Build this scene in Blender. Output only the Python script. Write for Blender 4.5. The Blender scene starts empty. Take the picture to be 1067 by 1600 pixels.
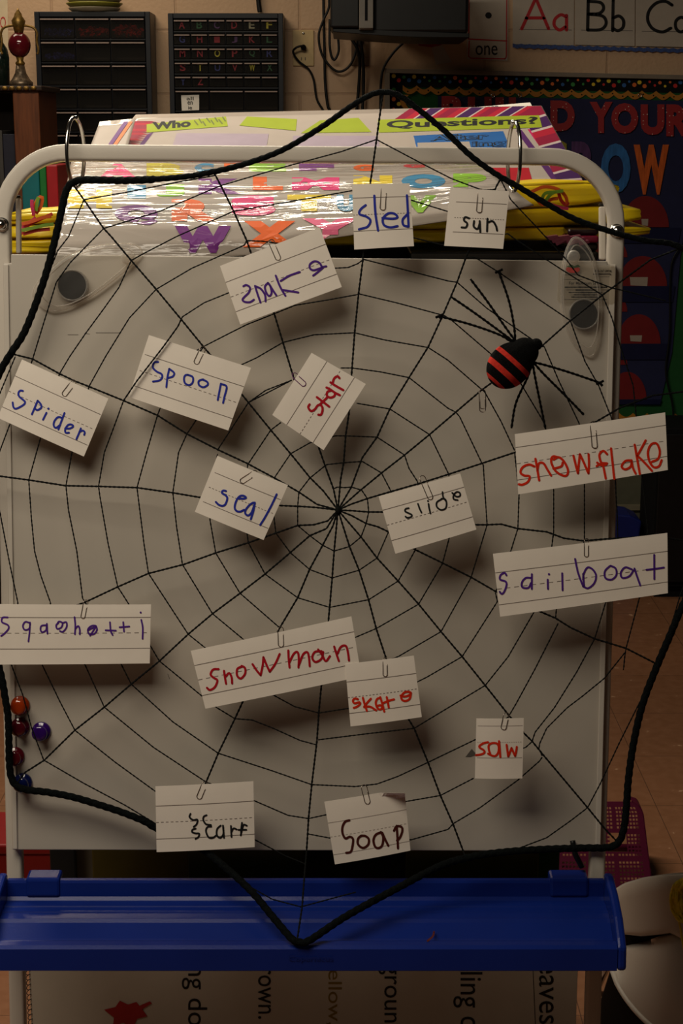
import bpy, bmesh, math, random
from mathutils import Vector, Matrix
from mathutils.bvhtree import BVHTree

random.seed(7)
SC = bpy.context.scene
COL = SC.collection

# ------------------------------------------------------------------ camera
F = 2550.0                      # focal length in pixels of a 1067 x 1600 frame
PITCH = math.radians(13.4)
CAM = Vector((0.0, 0.0, 1.54))
cam_data = bpy.data.cameras.new('camera')
cam = bpy.data.objects.new('camera', cam_data)
COL.objects.link(cam)
cam.location = CAM
cam.rotation_euler = (math.pi / 2 - PITCH, 0, 0)
cam_data.sensor_fit = 'VERTICAL'
cam_data.sensor_height = 36.0
cam_data.lens = F / 1600 * 36.0
cam_data.clip_start = 0.05
SC.camera = cam

# ------------------------------------------------------------------ light
SC.view_settings.view_transform = 'Standard'
SC.view_settings.look = 'None'
SC.view_settings.gamma = 1.0
SC.view_settings.use_curve_mapping = False
SC.view_settings.exposure = 0.0

world = bpy.data.worlds.new('world')
SC.world = world
world.use_nodes = True
bg = world.node_tree.nodes['Background']
bg.inputs[0].default_value = (1.0, 0.80, 0.62, 1)
bg.inputs[1].default_value = 0.010


def area(name, loc, sx, sy, energy, color, aim=None):
    l = bpy.data.lights.new(name, 'AREA')
    l.shape = 'RECTANGLE'
    l.size = sx
    l.size_y = sy
    l.energy = energy
    l.color = color
    o = bpy.data.objects.new(name, l)
    o.location = loc
    if aim:
        d = Vector(aim) - Vector(loc)
        o.rotation_euler = d.to_track_quat('-Z', 'Y').to_euler()
    COL.objects.link(o)
    return o


WARM = (1.0, 0.885, 0.705)
area('ceiling_lamp_front', (-0.85, 1.0, 2.4), 1.4, 0.8, 24.5, WARM)
area('ceiling_lamp_middle', (-0.65, 2.95, 2.75), 1.25, 0.28, 42.0, WARM)
area('ceiling_lamp_rear', (-1.10, 4.95, 2.6), 1.0, 0.4, 9.6, (1.0, 0.83, 0.61))

# ------------------------------------------------------------------ geometry frame of the place
RIGHT = Vector((1, 0, 0))
UP = Vector((0, math.sin(PITCH), math.cos(PITCH)))
FWD = Vector((0, math.cos(PITCH), -math.sin(PITCH)))
LEAN = math.radians(7.5)        # the easel leans back
B0 = CAM + FWD * 2.0
BN = Vector((0, -math.cos(LEAN), math.sin(LEAN)))   # out of the board
BU = Vector((0, math.sin(LEAN), math.cos(LEAN)))    # up along the board
WALL_Y = 5.5


def ray(px, py):
    return FWD + RIGHT * ((px - 533.5) / F) + UP * ((800 - py) / F)


def on_board(px, py, d=0.0):
    r = ray(px, py)
    p0 = B0 + BN * d
    return CAM + r * ((p0 - CAM).dot(BN) / r.dot(BN))


def on_y(px, py, y):
    r = ray(px, py)
    return CAM + r * (y / r.y)


def on_z(px, py, z):
    r = ray(px, py)
    return CAM + r * ((z - CAM.z) / r.z)


# ------------------------------------------------------------------ materials
def lin(c):
    c = c / 255.0
    return c / 12.92 if c <= 0.04045 else ((c + 0.055) / 1.055) ** 2.4


MATS = {}


def mat(name, rgb, rough=0.6, spec=0.4, metal=0.0, var=0.08, vscale=30.0, bump=0.0, bscale=200.0,
        coat=0.0, trans=0.0, ior=1.45, alpha=1.0, vstretch=None):
    if name in MATS:
        return MATS[name]
    m = bpy.data.materials.new(name)
    m.use_nodes = True
    nt = m.node_tree
    b = nt.nodes['Principled BSDF']
    col = [lin(v) for v in rgb]
    tc = nt.nodes.new('ShaderNodeTexCoord')
    mp = nt.nodes.new('ShaderNodeMapping')
    nt.links.new(tc.outputs['Object'], mp.inputs[0])
    if vstretch:
        mp.inputs['Scale'].default_value = vstretch
    nz = nt.nodes.new('ShaderNodeTexNoise')
    nz.inputs['Scale'].default_value = vscale
    nz.inputs['Detail'].default_value = 4
    nt.links.new(mp.outputs[0], nz.inputs['Vector'])
    rp = nt.nodes.new('ShaderNodeValToRGB')
    rp.color_ramp.elements[0].position = 0.3
    rp.color_ramp.elements[1].position = 0.7
    rp.color_ramp.elements[0].color = [max(0, v * (1 - var)) for v in col] + [1]
    rp.color_ramp.elements[1].color = [min(1, v * (1 + var)) for v in col] + [1]
    nt.links.new(nz.outputs['Fac'], rp.inputs['Fac'])
    nt.links.new(rp.outputs['Color'], b.inputs['Base Color'])
    b.inputs['Roughness'].default_value = rough
    b.inputs['Specular IOR Level'].default_value = spec
    b.inputs['Metallic'].default_value = metal
    b.inputs['Coat Weight'].default_value = coat
    b.inputs['Coat Roughness'].default_value = 0.06
    b.inputs['Transmission Weight'].default_value = trans
    b.inputs['IOR'].default_value = ior
    b.inputs['Alpha'].default_value = alpha
    if bump > 0:
        n2 = nt.nodes.new('ShaderNodeTexNoise')
        n2.inputs['Scale'].default_value = bscale
        n2.inputs['Detail'].default_value = 3
        nt.links.new(mp.outputs[0], n2.inputs['Vector'])
        bp = nt.nodes.new('ShaderNodeBump')
        bp.inputs['Strength'].default_value = bump
        bp.inputs['Distance'].default_value = 0.004
        nt.links.new(n2.outputs['Fac'], bp.inputs['Height'])
        nt.links.new(bp.outputs['Normal'], b.inputs['Normal'])
    MATS[name] = m
    return m


def clear_plastic(name, tint, frac, rough=0.05, body=0.55):
    """thin clear sheet: see-through with a glossy surface"""
    if name in MATS:
        return MATS[name]
    m = bpy.data.materials.new(name)
    m.use_nodes = True
    nt = m.node_tree
    nt.nodes.clear()
    out = nt.nodes.new('ShaderNodeOutputMaterial')
    tr = nt.nodes.new('ShaderNodeBsdfTransparent')
    tr.inputs[0].default_value = [lin(v) for v in tint] + [1]
    pb = nt.nodes.new('ShaderNodeBsdfPrincipled')
    pb.inputs['Base Color'].default_value = (body, body * 0.96, body * 0.91, 1)
    pb.inputs['Roughness'].default_value = rough
    pb.inputs['Specular IOR Level'].default_value = 0.8
    mx = nt.nodes.new('ShaderNodeMixShader')
    lw = nt.nodes.new('ShaderNodeLayerWeight')
    lw.inputs['Blend'].default_value = 0.35
    mr = nt.nodes.new('ShaderNodeMapRange')
    mr.inputs['To Min'].default_value = frac
    mr.inputs['To Max'].default_value = min(1, frac + 0.55)
    nz = nt.nodes.new('ShaderNodeTexNoise')
    nz.inputs['Scale'].default_value = 25
    nt.links.new(lw.outputs['Facing'], mr.inputs['Value'])
    nt.links.new(mr.outputs[0], mx.inputs[0])
    nt.links.new(tr.outputs[0], mx.inputs[1])
    nt.links.new(pb.outputs[0], mx.inputs[2])
    bp = nt.nodes.new('ShaderNodeBump')
    bp.inputs['Strength'].default_value = 0.15
    bp.inputs['Distance'].default_value = 0.003
    nt.links.new(nz.outputs['Fac'], bp.inputs['Height'])
    nt.links.new(bp.outputs['Normal'], pb.inputs['Normal'])
    nt.links.new(mx.outputs[0], out.inputs['Surface'])
    MATS[name] = m
    return m


# ------------------------------------------------------------------ mesh builder
def catmull(pts, n=6, closed=False):
    if len(pts) < 3:
        return [Vector(p) for p in pts]
    P = [Vector(p) for p in pts]
    out = []
    cnt = len(P) if closed else len(P) - 1
    for i in range(cnt):
        if closed:
            p0, p1, p2, p3 = P[i - 1], P[i], P[(i + 1) % len(P)], P[(i + 2) % len(P)]
        else:
            p1, p2 = P[i], P[i + 1]
            p0 = P[i - 1] if i > 0 else p1 * 2 - p2
            p3 = P[i + 2] if i + 2 < len(P) else p2 * 2 - p1
        for k in range(n):
            t = k / n
            out.append(0.5 * ((2 * p1) + (p2 - p0) * t + (2 * p0 - 5 * p1 + 4 * p2 - p3) * t * t
                              + (3 * p1 - p0 - 3 * p2 + p3) * t ** 3))
    if not closed:
        out.append(P[-1])
    return out


def resample(pts, step):
    out = [pts[0].copy()]
    acc = 0.0
    for a, b in zip(pts[:-1], pts[1:]):
        L = (b - a).length
        if L < 1e-9:
            continue
        t = step - acc
        while t <= L:
            out.append(a.lerp(b, t / L))
            t += step
        acc = (acc + L) % step
    if (out[-1] - pts[-1]).length > step * 0.2:
        out.append(pts[-1].copy())
    return out


class MB:
    def __init__(s):
        s.v = []
        s.f = []
        s.m = []

    def add(s, vs, fs, mi=0):
        o = len(s.v)
        s.v += [Vector(p) for p in vs]
        for f in fs:
            s.f.append([i + o for i in f])
            s.m.append(mi)
        return s

    def hexa(s, bot, top, mi=0):
        """bot and top: four corners each, same order"""
        return s.add(list(bot) + list(top), [(3, 2, 1, 0), (4, 5, 6, 7), (0, 1, 5, 4), (1, 2, 6, 5),
                                             (2, 3, 7, 6), (3, 0, 4, 7)], mi)

    def box(s, x0, x1, y0, y1, z0, z1, mi=0):
        return s.hexa([(x0, y0, z0), (x1, y0, z0), (x1, y1, z0), (x0, y1, z0)],
                      [(x0, y0, z1), (x1, y0, z1), (x1, y1, z1), (x0, y1, z1)], mi)

    def slab(s, front, offset, mi=0):
        """front: polygon corners, offset: vector to the back polygon"""
        offset = Vector(offset)
        n = len(front)
        fr = [Vector(p) for p in front]
        vs = fr + [p + offset for p in fr]
        fs = [tuple(range(n)), tuple(range(2 * n - 1, n - 1, -1))]
        for i in range(n):
            j = (i + 1) % n
            fs.append((i, i + n, j + n, j))
        return s.add(vs, fs, mi)

    def tube(s, pts, r, sides=8, lobes=0, depth=0.25, pitch=0.02, closed=False, prof=None, bin_=None, mi=0,
             taper=None):
        P = [Vector(p) for p in pts]
        n = len(P)
        if n < 2:
            return s
        T = []
        for i in range(n):
            a = P[i - 1] if (i > 0 or closed) else P[i]
            b = P[(i + 1) % n] if (i < n - 1 or closed) else P[i]
            t = (b - a)
            T.append(t.normalized() if t.length > 1e-12 else Vector((0, 0, 1)))
        up = Vector(bin_) if bin_ else (Vector((0, 0, 1)) if abs(T[0].z) < 0.9 else Vector((0, 1, 0)))
        vs = []
        dist = 0.0
        nrm = (up - T[0] * up.dot(T[0])).normalized()
        for i in range(n):
            if i > 0:
                dist += (P[i] - P[i - 1]).length
            if bin_:
                nrm = (Vector(bin_) - T[i] * Vector(bin_).dot(T[i])).normalized()
            else:
                nrm = (nrm - T[i] * nrm.dot(T[i]))
                nrm = nrm.normalized() if nrm.length > 1e-9 else up
            side = T[i].cross(nrm)
            rr = r * (taper(i / (n - 1)) if taper else 1.0)
            if prof:
                for (a, b) in prof:
                    vs.append(P[i] + side * a + nrm * b)
            else:
                for k in range(sides):
                    th = 2 * math.pi * k / sides
                    q = rr
                    if lobes:
                        q = rr * (1 - depth + depth * math.cos(lobes * (th - 2 * math.pi * dist / pitch / 1.0)))
                    vs.append(P[i] + side * (q * math.cos(th)) + nrm * (q * math.sin(th)))
        m = len(prof) if prof else sides
        fs = []
        for i in range(n - 1 if not closed else n):
            j = (i + 1) % n
            for k in range(m):
                l = (k + 1) % m
                fs.append((i * m + k, i * m + l, j * m + l, j * m + k))
        if not closed:
            fs.append(tuple(range(m - 1, -1, -1)))
            fs.append(tuple(range((n - 1) * m, n * m)))
        return s.add(vs, fs, mi)

    def lathe(s, prof, base, axis=(0, 0, 1), n=24, mi=0):
        ax = Vector(axis).normalized()
        u = ax.orthogonal().normalized()
        w = ax.cross(u)
        base = Vector(base)
        vs = []
        for (r, h) in prof:
            for k in range(n):
                a = 2 * math.pi * k / n
                vs.append(base + ax * h + (u * math.cos(a) + w * math.sin(a)) * max(r, 1e-5))
        fs = []
        for i in range(len(prof) - 1):
            for k in range(n):
                l = (k + 1) % n
                fs.append((i * n + k, i * n + l, (i + 1) * n + l, (i + 1) * n + k))
        fs.append(tuple(range(n - 1, -1, -1)))
        fs.append(tuple(range((len(prof) - 1) * n, len(prof) * n)))
        return s.add(vs, fs, mi)

    def ellipsoid(s, c, ax, ay, az, nu=20, nv=12, mi=0, matfun=None):
        """ax, ay, az: half-axis vectors; poles along az"""
        c = Vector(c)
        vs = []
        for j in range(nv + 1):
            t = math.pi * j / nv
            for i in range(nu):
                p = 2 * math.pi * i / nu
                vs.append(c + ax * (math.sin(t) * math.cos(p)) + ay * (math.sin(t) * math.sin(p)) + az * math.cos(t))
        o = len(s.v)
        s.v += vs
        for j in range(nv):
            for i in range(nu):
                k = (i + 1) % nu
                s.f.append([o + j * nu + i, o + (j + 1) * nu + i, o + (j + 1) * nu + k, o + j * nu + k])
                s.m.append(matfun((j + 0.5) / nv) if matfun else mi)
        return s

    def grid(s, fun, nu, nv, thick=None, mi=0):
        """fun(u,v)->Vector; thick: vector function or constant Vector to the back side"""
        fr = [Vector(fun(i / nu, j / nv)) for j in range(nv + 1) for i in range(nu + 1)]
        W = nu + 1
        fs = [(j * W + i, j * W + i + 1, (j + 1) * W + i + 1, (j + 1) * W + i) for j in range(nv) for i in range(nu)]
        if thick is None:
            return s.add(fr, fs, mi)
        off = Vector(thick)
        n = len(fr)
        vs = fr + [p + off for p in fr]
        fs2 = list(fs) + [tuple(reversed([k + n for k in f])) for f in fs]
        rim = [i for i in range(W)] + [j * W + nu for j in range(1, nv + 1)] + \
              [nv * W + i for i in range(nu - 1, -1, -1)] + [j * W for j in range(nv - 1, 0, -1)]
        for a, b in zip(rim, rim[1:] + rim[:1]):
            fs2.append((b, a, a + n, b + n))
        return s.add(vs, fs2, mi)


WO = {}


def place(name, mb, mats, parent=None, smooth=False, bevel=0.0, fixn=True):
    me = bpy.data.meshes.new(name)
    lo = Vector((min(v.x for v in mb.v), min(v.y for v in mb.v), min(v.z for v in mb.v)))
    hi = Vector((max(v.x for v in mb.v), max(v.y for v in mb.v), max(v.z for v in mb.v)))
    org = Vector(((lo.x + hi.x) / 2, (lo.y + hi.y) / 2, lo.z))
    me.from_pydata([tuple(v - org) for v in mb.v], [], mb.f)
    if not isinstance(mats, (list, tuple)):
        mats = [mats]
    for m in mats:
        me.materials.append(m)
    for p, mi in zip(me.polygons, mb.m):
        p.material_index = mi
        p.use_smooth = smooth
    if fixn or bevel > 0:
        bm = bmesh.new()
        bm.from_mesh(me)
        if fixn:
            bmesh.ops.recalc_face_normals(bm, faces=bm.faces)
        if bevel > 0:
            es = [e for e in bm.edges if len(e.link_faces) == 2 and e.calc_face_angle(0) > 0.5]
            bmesh.ops.bevel(bm, geom=es, offset=bevel, segments=2, profile=0.5, affect='EDGES')
        bm.to_mesh(me)
        bm.free()
    me.update()
    o = bpy.data.objects.new(name, me)
    COL.objects.link(o)
    if parent is None:
        o.location = org
    else:
        o.parent = parent
        o.location = org - WO[parent.name]
    WO[o.name] = org
    return o


def thing(name, loc, label, cat, group=None):
    o = bpy.data.objects.new(name, None)
    o.empty_display_size = 0.05
    COL.objects.link(o)
    o.location = loc
    WO[o.name] = Vector(loc)
    return tag(o, label, cat, group)


def tag(o, label, cat, group=None):
    o['label'] = label
    o['category'] = cat
    if group:
        o['group'] = group
    return o


def structure(o):
    o['kind'] = 'structure'
    return o


# ------------------------------------------------------------------ lettering
TCACHE = {}


def glyphs(text, bold=0.0, spacing=1.0, cuts=0):
    """outline of a text, normalised to its own box: list of (u,v) with v down, and faces"""
    key = (text, bold, spacing, cuts)
    if key in TCACHE:
        return TCACHE[key]
    cu = bpy.data.curves.new('lettering', 'FONT')
    cu.body = text
    cu.offset = bold
    cu.space_character = spacing
    cu.resolution_u = 4
    ob = bpy.data.objects.new('lettering', cu)
    COL.objects.link(ob)
    dg = bpy.context.evaluated_depsgraph_get()
    me = bpy.data.meshes.new_from_object(ob.evaluated_get(dg))
    bpy.data.objects.remove(ob)
    bpy.data.curves.remove(cu)
    bm = bmesh.new()
    bm.from_mesh(me)
    bmesh.ops.remove_doubles(bm, verts=bm.verts, dist=1e-5)
    if cuts:
        bmesh.ops.triangulate(bm, faces=bm.faces)
        bmesh.ops.subdivide_edges(bm, edges=bm.edges, cuts=cuts, use_grid_fill=True)
        bmesh.ops.triangulate(bm, faces=bm.faces)
    bm.verts.ensure_lookup_table()
    xs = [v.co.x for v in bm.verts]
    ys = [v.co.y for v in bm.verts]
    x0, x1, y0, y1 = min(xs), max(xs), min(ys), max(ys)
    uv = [((v.co.x - x0) / (x1 - x0), (y1 - v.co.y) / (y1 - y0)) for v in bm.verts]
    fs = [[v.index for v in f.verts] for f in bm.faces]
    be = [(e.verts[0].index, e.verts[1].index) for e in bm.edges if len(e.link_faces) == 1]
    bm.free()
    bpy.data.meshes.remove(me)
    TCACHE[key] = (uv, fs, be, (x1 - x0) / (y1 - y0))
    return TCACHE[key]


def letter(mb, text, fun, back=None, bold=0.0, spacing=1.0, cuts=0, mi=0):
    uv, fs, be, asp = glyphs(text, bold, spacing, cuts)
    fr = [Vector(fun(u, v)) for u, v in uv]
    if back is None:
        mb.add(fr, fs, mi)
        return
    n = len(fr)
    off = Vector(back)
    mb.add(fr + [p + off for p in fr], list(fs) + [[k + n for k in reversed(f)] for f in fs]
           + [(a, b, b + n, a + n) for a, b in be], mi)


def quadmap(tl, tr, br, bl):
    tl, tr, br, bl = Vector(tl), Vector(tr), Vector(br), Vector(bl)

    def f(u, v):
        return (tl * (1 - u) + tr * u) * (1 - v) + (bl * (1 - u) + br * u) * v
    return f


def inv_bilinear(q, p):
    """q: tl,tr,br,bl as 2D; p 2D -> (u,v)"""
    (ax, ay), (bx, by), (cx, cy), (dx, dy) = q
    u = v = 0.5
    for _ in range(12):
        x = (ax * (1 - u) + bx * u) * (1 - v) + (dx * (1 - u) + cx * u) * v - p[0]
        y = (ay * (1 - u) + by * u) * (1 - v) + (dy * (1 - u) + cy * u) * v - p[1]
        xu = (bx - ax) * (1 - v) + (cx - dx) * v
        yu = (by - ay) * (1 - v) + (cy - dy) * v
        xv = (dx - ax) * (1 - u) + (cx - bx) * u
        yv = (dy - ay) * (1 - u) + (cy - by) * u
        det = xu * yv - xv * yu
        u -= (x * yv - xv * y) / det
        v -= (xu * y - x * yu) / det
    return u, v


def ribbon(mb, pts2, width, fun, mi=0, smooth=True):
    """flat stroke with round ends: pts2 2D points, fun maps 2D to the surface"""
    if len(pts2) == 1:
        c = pts2[0]
        vs = [fun(c[0] + width * 0.6 * math.cos(a), c[1] + width * 0.6 * math.sin(a))
              for a in [2 * math.pi * k / 10 for k in range(10)]]
        mb.add(vs, [tuple(range(10))], mi)
        return
    P = [Vector((p[0], p[1], 0)) for p in pts2]
    P = resample(catmull(P, 6) if smooth else P, max(width * 0.45, 0.8))
    if len(P) < 2:
        return
    vs = []
    n = len(P)
    for i in range(n):
        t = (P[min(i + 1, n - 1)] - P[max(i - 1, 0)])
        t = t.normalized() if t.length > 0 else Vector((1, 0, 0))
        nn = Vector((-t.y, t.x, 0)) * (width / 2)
        vs += [fun(P[i].x + nn.x, P[i].y + nn.y), fun(P[i].x - nn.x, P[i].y - nn.y)]
    fs = [(2 * i, 2 * i + 1, 2 * i + 3, 2 * i + 2) for i in range(n - 1)]
    mb.add(vs, fs, mi)
    for e in (P[0], P[-1]):
        mb.add([fun(e.x + width / 2 * math.cos(a), e.y + width / 2 * math.sin(a))
                for a in [2 * math.pi * k / 8 for k in range(8)]], [tuple(range(8))], mi)

# ------------------------------------------------------------------ common materials
M_white_paint = mat('white_painted_steel', (205, 197, 186), 0.35, 0.5, var=0.03, vscale=15, bump=0.03, bscale=300)
M_board = mat('white_marker_board', (189, 181, 170), 0.42, 0.45, var=0.05, vscale=6)
M_chrome = mat('chrome', (190, 188, 184), 0.16, 0.5, 1.0, var=0.02)
M_black = mat('black_plastic', (14, 14, 15), 0.4, 0.4, var=0.2)
M_blackmatte = mat('black_matte', (10, 10, 11), 0.8, 0.2, var=0.2)
M_cable = mat('black_cable', (12, 12, 12), 0.5, 0.3)
M_blue_tray = mat('blue_moulded_plastic', (19, 41, 122), 0.26, 0.25, var=0.06, vscale=12, bump=0.03, bscale=400)
M_ink = mat('black_ink', (18, 17, 18), 0.6, 0.3)
M_wood = mat('dark_cherry_wood', (98, 52, 24), 0.45, 0.4, var=0.3, vscale=18, vstretch=(6, 6, 0.6))
M_darkwood = mat('dark_wood', (40, 24, 14), 0.5, 0.4, var=0.3, vscale=18, vstretch=(6, 6, 0.6))
M_paper = mat('white_paper', (226, 220, 210), 0.7, 0.3, var=0.03, vscale=60)
M_navy = mat('navy_plastic', (9, 12, 21), 0.4, 0.4, var=0.08)

# ------------------------------------------------------------------ floor and wall
fm = bpy.data.materials.new('floor_tile')
fm.use_nodes = True
nt = fm.node_tree
b = nt.nodes['Principled BSDF']
tc = nt.nodes.new('ShaderNodeTexCoord')
br = nt.nodes.new('ShaderNodeTexBrick')
br.offset = 0.0
br.inputs['Scale'].default_value = 1.0
br.inputs['Brick Width'].default_value = 0.305
br.inputs['Row Height'].default_value = 0.305
br.inputs['Mortar Size'].default_value = 0.0009
fmap = nt.nodes.new('ShaderNodeMapping')
fmap.inputs['Location'].default_value = (-on_z(1028, 1266, 0.0).x + 0.305 * 20, 0.1, 0)
br.inputs['Mortar'].default_value = (lin(84), lin(58), lin(42), 1)
n1 = nt.nodes.new('ShaderNodeTexNoise')
n1.inputs['Scale'].default_value = 38
n1.inputs['Detail'].default_value = 5
r1 = nt.nodes.new('ShaderNodeValToRGB')
r1.color_ramp.elements[0].position = 0.35
r1.color_ramp.elements[1].position = 0.69
r1.color_ramp.elements[0].color = (lin(128), lin(87), lin(60), 1)
r1.color_ramp.elements[1].color = (lin(138), lin(96), lin(69), 1)
e = r1.color_ramp.elements.new(0.725)
e.color = (lin(178), lin(140), lin(110), 1)
nt.links.new(tc.outputs['Object'], n1.inputs['Vector'])
nt.links.new(tc.outputs['Object'], fmap.inputs[0])
nt.links.new(fmap.outputs[0], br.inputs['Vector'])
nt.links.new(n1.outputs['Fac'], r1.inputs['Fac'])
nt.links.new(r1.outputs['Color'], br.inputs['Color1'])
nt.links.new(r1.outputs['Color'], br.inputs['Color2'])
nt.links.new(br.outputs['Color'], b.inputs['Base Color'])
b.inputs['Roughness'].default_value = 0.38
structure(place('floor', MB().box(-4, 4, -1.5, WALL_Y + 0.2, -0.1, 0), fm))

wm = bpy.data.materials.new('painted_block_wall')
wm.use_nodes = True
nt = wm.node_tree
b = nt.nodes['Principled BSDF']
tc = nt.nodes.new('ShaderNodeTexCoord')
sp = nt.nodes.new('ShaderNodeSeparateXYZ')
cb = nt.nodes.new('ShaderNodeCombineXYZ')
nt.links.new(tc.outputs['Object'], sp.inputs[0])
zj = on_y(470, 147, WALL_Y).z
xj = on_y(468, 30, WALL_Y).x
ax_ = nt.nodes.new('ShaderNodeMath')
ax_.inputs[1].default_value = -xj + 4.0
az_ = nt.nodes.new('ShaderNodeMath')
az_.inputs[1].default_value = -zj + 4.0
nt.links.new(sp.outputs['X'], ax_.inputs[0])
nt.links.new(sp.outputs['Z'], az_.inputs[0])
nt.links.new(ax_.outputs[0], cb.inputs['X'])
nt.links.new(az_.outputs[0], cb.inputs['Y'])
br = nt.nodes.new('ShaderNodeTexBrick')
br.inputs['Scale'].default_value = 1.0
br.inputs['Brick Width'].default_value = 0.4
br.inputs['Row Height'].default_value = 0.2
br.inputs['Mortar Size'].default_value = 0.005
br.inputs['Mortar Smooth'].default_value = 0.4
br.inputs['Color1'].default_value = (lin(188), lin(156), lin(124), 1)
br.inputs['Color2'].default_value = (lin(182), lin(150), lin(119), 1)
br.inputs['Mortar'].default_value = (lin(172), lin(140), lin(110), 1)
nt.links.new(cb.outputs[0], br.inputs['Vector'])
nt.links.new(br.outputs['Color'], b.inputs['Base Color'])
nz = nt.nodes.new('ShaderNodeTexNoise')
nz.inputs['Scale'].default_value = 90
nt.links.new(tc.outputs['Object'], nz.inputs['Vector'])
mth = nt.nodes.new('ShaderNodeMath')
mth.operation = 'MULTIPLY_ADD'
mth.inputs[1].default_value = -1.0
nt.links.new(br.outputs['Fac'], mth.inputs[0])
sc_ = nt.nodes.new('ShaderNodeMath')
sc_.operation = 'MULTIPLY'
sc_.inputs[1].default_value = 0.35
nt.links.new(nz.outputs['Fac'], sc_.inputs[0])
nt.links.new(sc_.outputs[0], mth.inputs[2])
bp = nt.nodes.new('ShaderNodeBump')
bp.inputs['Strength'].default_value = 0.5
bp.inputs['Distance'].default_value = 0.006
nt.links.new(mth.outputs[0], bp.inputs['Height'])
nt.links.new(bp.outputs['Normal'], b.inputs['Normal'])
b.inputs['Roughness'].default_value = 0.6
wall = place('wall_back', MB().box(-4, 4, WALL_Y, WALL_Y + 0.15, 0, 3.0), wm)
structure(wall)
# the texture runs in place coordinates of the wall object (its origin is at the wall foot)
M_base = mat('grey_baseboard', (96, 92, 80), 0.5)
structure(place('baseboard_back', MB().box(-4, 4, WALL_Y - 0.012, WALL_Y, 0, 0.1), M_base))
zl = on_y(990, 790, WALL_Y).z
structure(place('trim_1', MB().box(0.55, 4, WALL_Y - 0.02, WALL_Y, zl - 0.012, zl + 0.006),
                mat('olive_trim', (120, 112, 92), 0.5)))


zw = on_y(990, 684, WALL_Y).z
structure(place('trim_2', MB().box(0.55, 4, WALL_Y - 0.008, WALL_Y, 0.1, zw), mat('grey_green_dado', (88, 86, 70), 0.55)))


def on_wall(px, py, off=0.0):
    return on_y(px, py, WALL_Y - off)


def wquad(mb, pts, off, th=0.0015, mi=0):
    """flat piece standing off the wall by off, thickness th behind it"""
    mb.slab([on_wall(x, y, off) for x, y in pts], (0, th, 0), mi)
    return mb


def wtext(mb, text, box, off, bold=0.0, mi=0, th=None, skew=0.0):
    x0, y0, x1, y1 = box
    letter(mb, text, lambda u, v: on_wall(x0 + (x1 - x0) * u, y0 + (y1 - y0) * v + skew * u, off),
           (0, th, 0) if th else None, bold, mi=mi)


# ------------------------------------------------------------------ drawer cabinets on the wall
M_smoke = clear_plastic('smoky_drawer_front', (215, 205, 196), 0.05, 0.25, 0.12)
M_smokerim = mat('smoky_plastic_rim', (138, 120, 112), 0.35, 0.5)
M_cabin = mat('dark_drawer_inside', (18, 17, 15), 0.6)


def drawer_cabinet(name, x0p, x1p, ytop, heights, label, width_m, height_m, rows, gaps=0.004):
    yf = WALL_Y - 0.155
    p0 = on_y(x0p, ytop, yf)
    p1 = on_y(x1p, ytop, yf)
    x0, x1, zt = p0.x, p1.x, p0.z
    zb = zt - height_m
    t = thing(name, ((x0 + x1) / 2, WALL_Y - 0.08, zb), label, 'drawer cabinet', 'wall drawer cabinets')
    w = 0.016
    body = MB()
    body.box(x0, x0 + w, yf, WALL_Y - 0.002, zb, zt)
    body.box(x1 - w, x1, yf, WALL_Y - 0.002, zb, zt)
    body.box(x0 + w, x1 - w, yf, WALL_Y - 0.002, zt - w, zt)
    body.box(x0 + w, x1 - w, yf, WALL_Y - 0.002, zb, zb + w)
    body.box(x0 + w, x1 - w, WALL_Y - 0.01, WALL_Y - 0.002, zb + w, zt - w)
    drawers = []
    z = zt - w
    for (n, h) in rows:
        z2 = z - h
        cw = (x1 - x0 - 2 * w) / n
        # shelf under the row
        body.box(x0 + w, x1 - w, yf + 0.004, WALL_Y - 0.01, z2, z2 + 0.006)
        for c in range(n):
            a, bb = x0 + w + cw * c, x0 + w + cw * (c + 1)
            if c:
                body.box(a - 0.0012, a + 0.0012, yf + 0.004, WALL_Y - 0.01, z2 + 0.006, z)
            drawers.append((a + 0.0022, bb - 0.0022, z2 + 0.0075, z - 0.0025, n))
        z = z2
    place('cabinet_body', body, M_navy, t, bevel=0.0015)
    out = []
    for (a, bb, c, d, n) in drawers:
        m = MB()
        yb = WALL_Y - 0.03
        m.box(a, bb, yf, yf + 0.0025, c, d, 0)                      # front
        m.box(a, a + 0.0015, yf + 0.0025, yb, c, d - 0.004, 1)
        m.box(bb - 0.0015, bb, yf + 0.0025, yb, c, d - 0.004, 1)
        m.box(a, bb, yf + 0.0025, yb, c, c + 0.0015, 1)
        m.box(a, bb, yb, yb + 0.0015, c, d - 0.004, 1)
        dr = place('drawer', m, [M_smoke, M_cabin], t)
        hd = MB()
        hd.box(a + 0.001, bb - 0.001, yf - 0.009, yf, d - 0.0075, d - 0.0035)   # lip handle
        place('drawer_handle', hd, M_smokerim, dr, bevel=0.001)
        out.append((dr, a, bb, c, d, yf))
    return t, out


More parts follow.
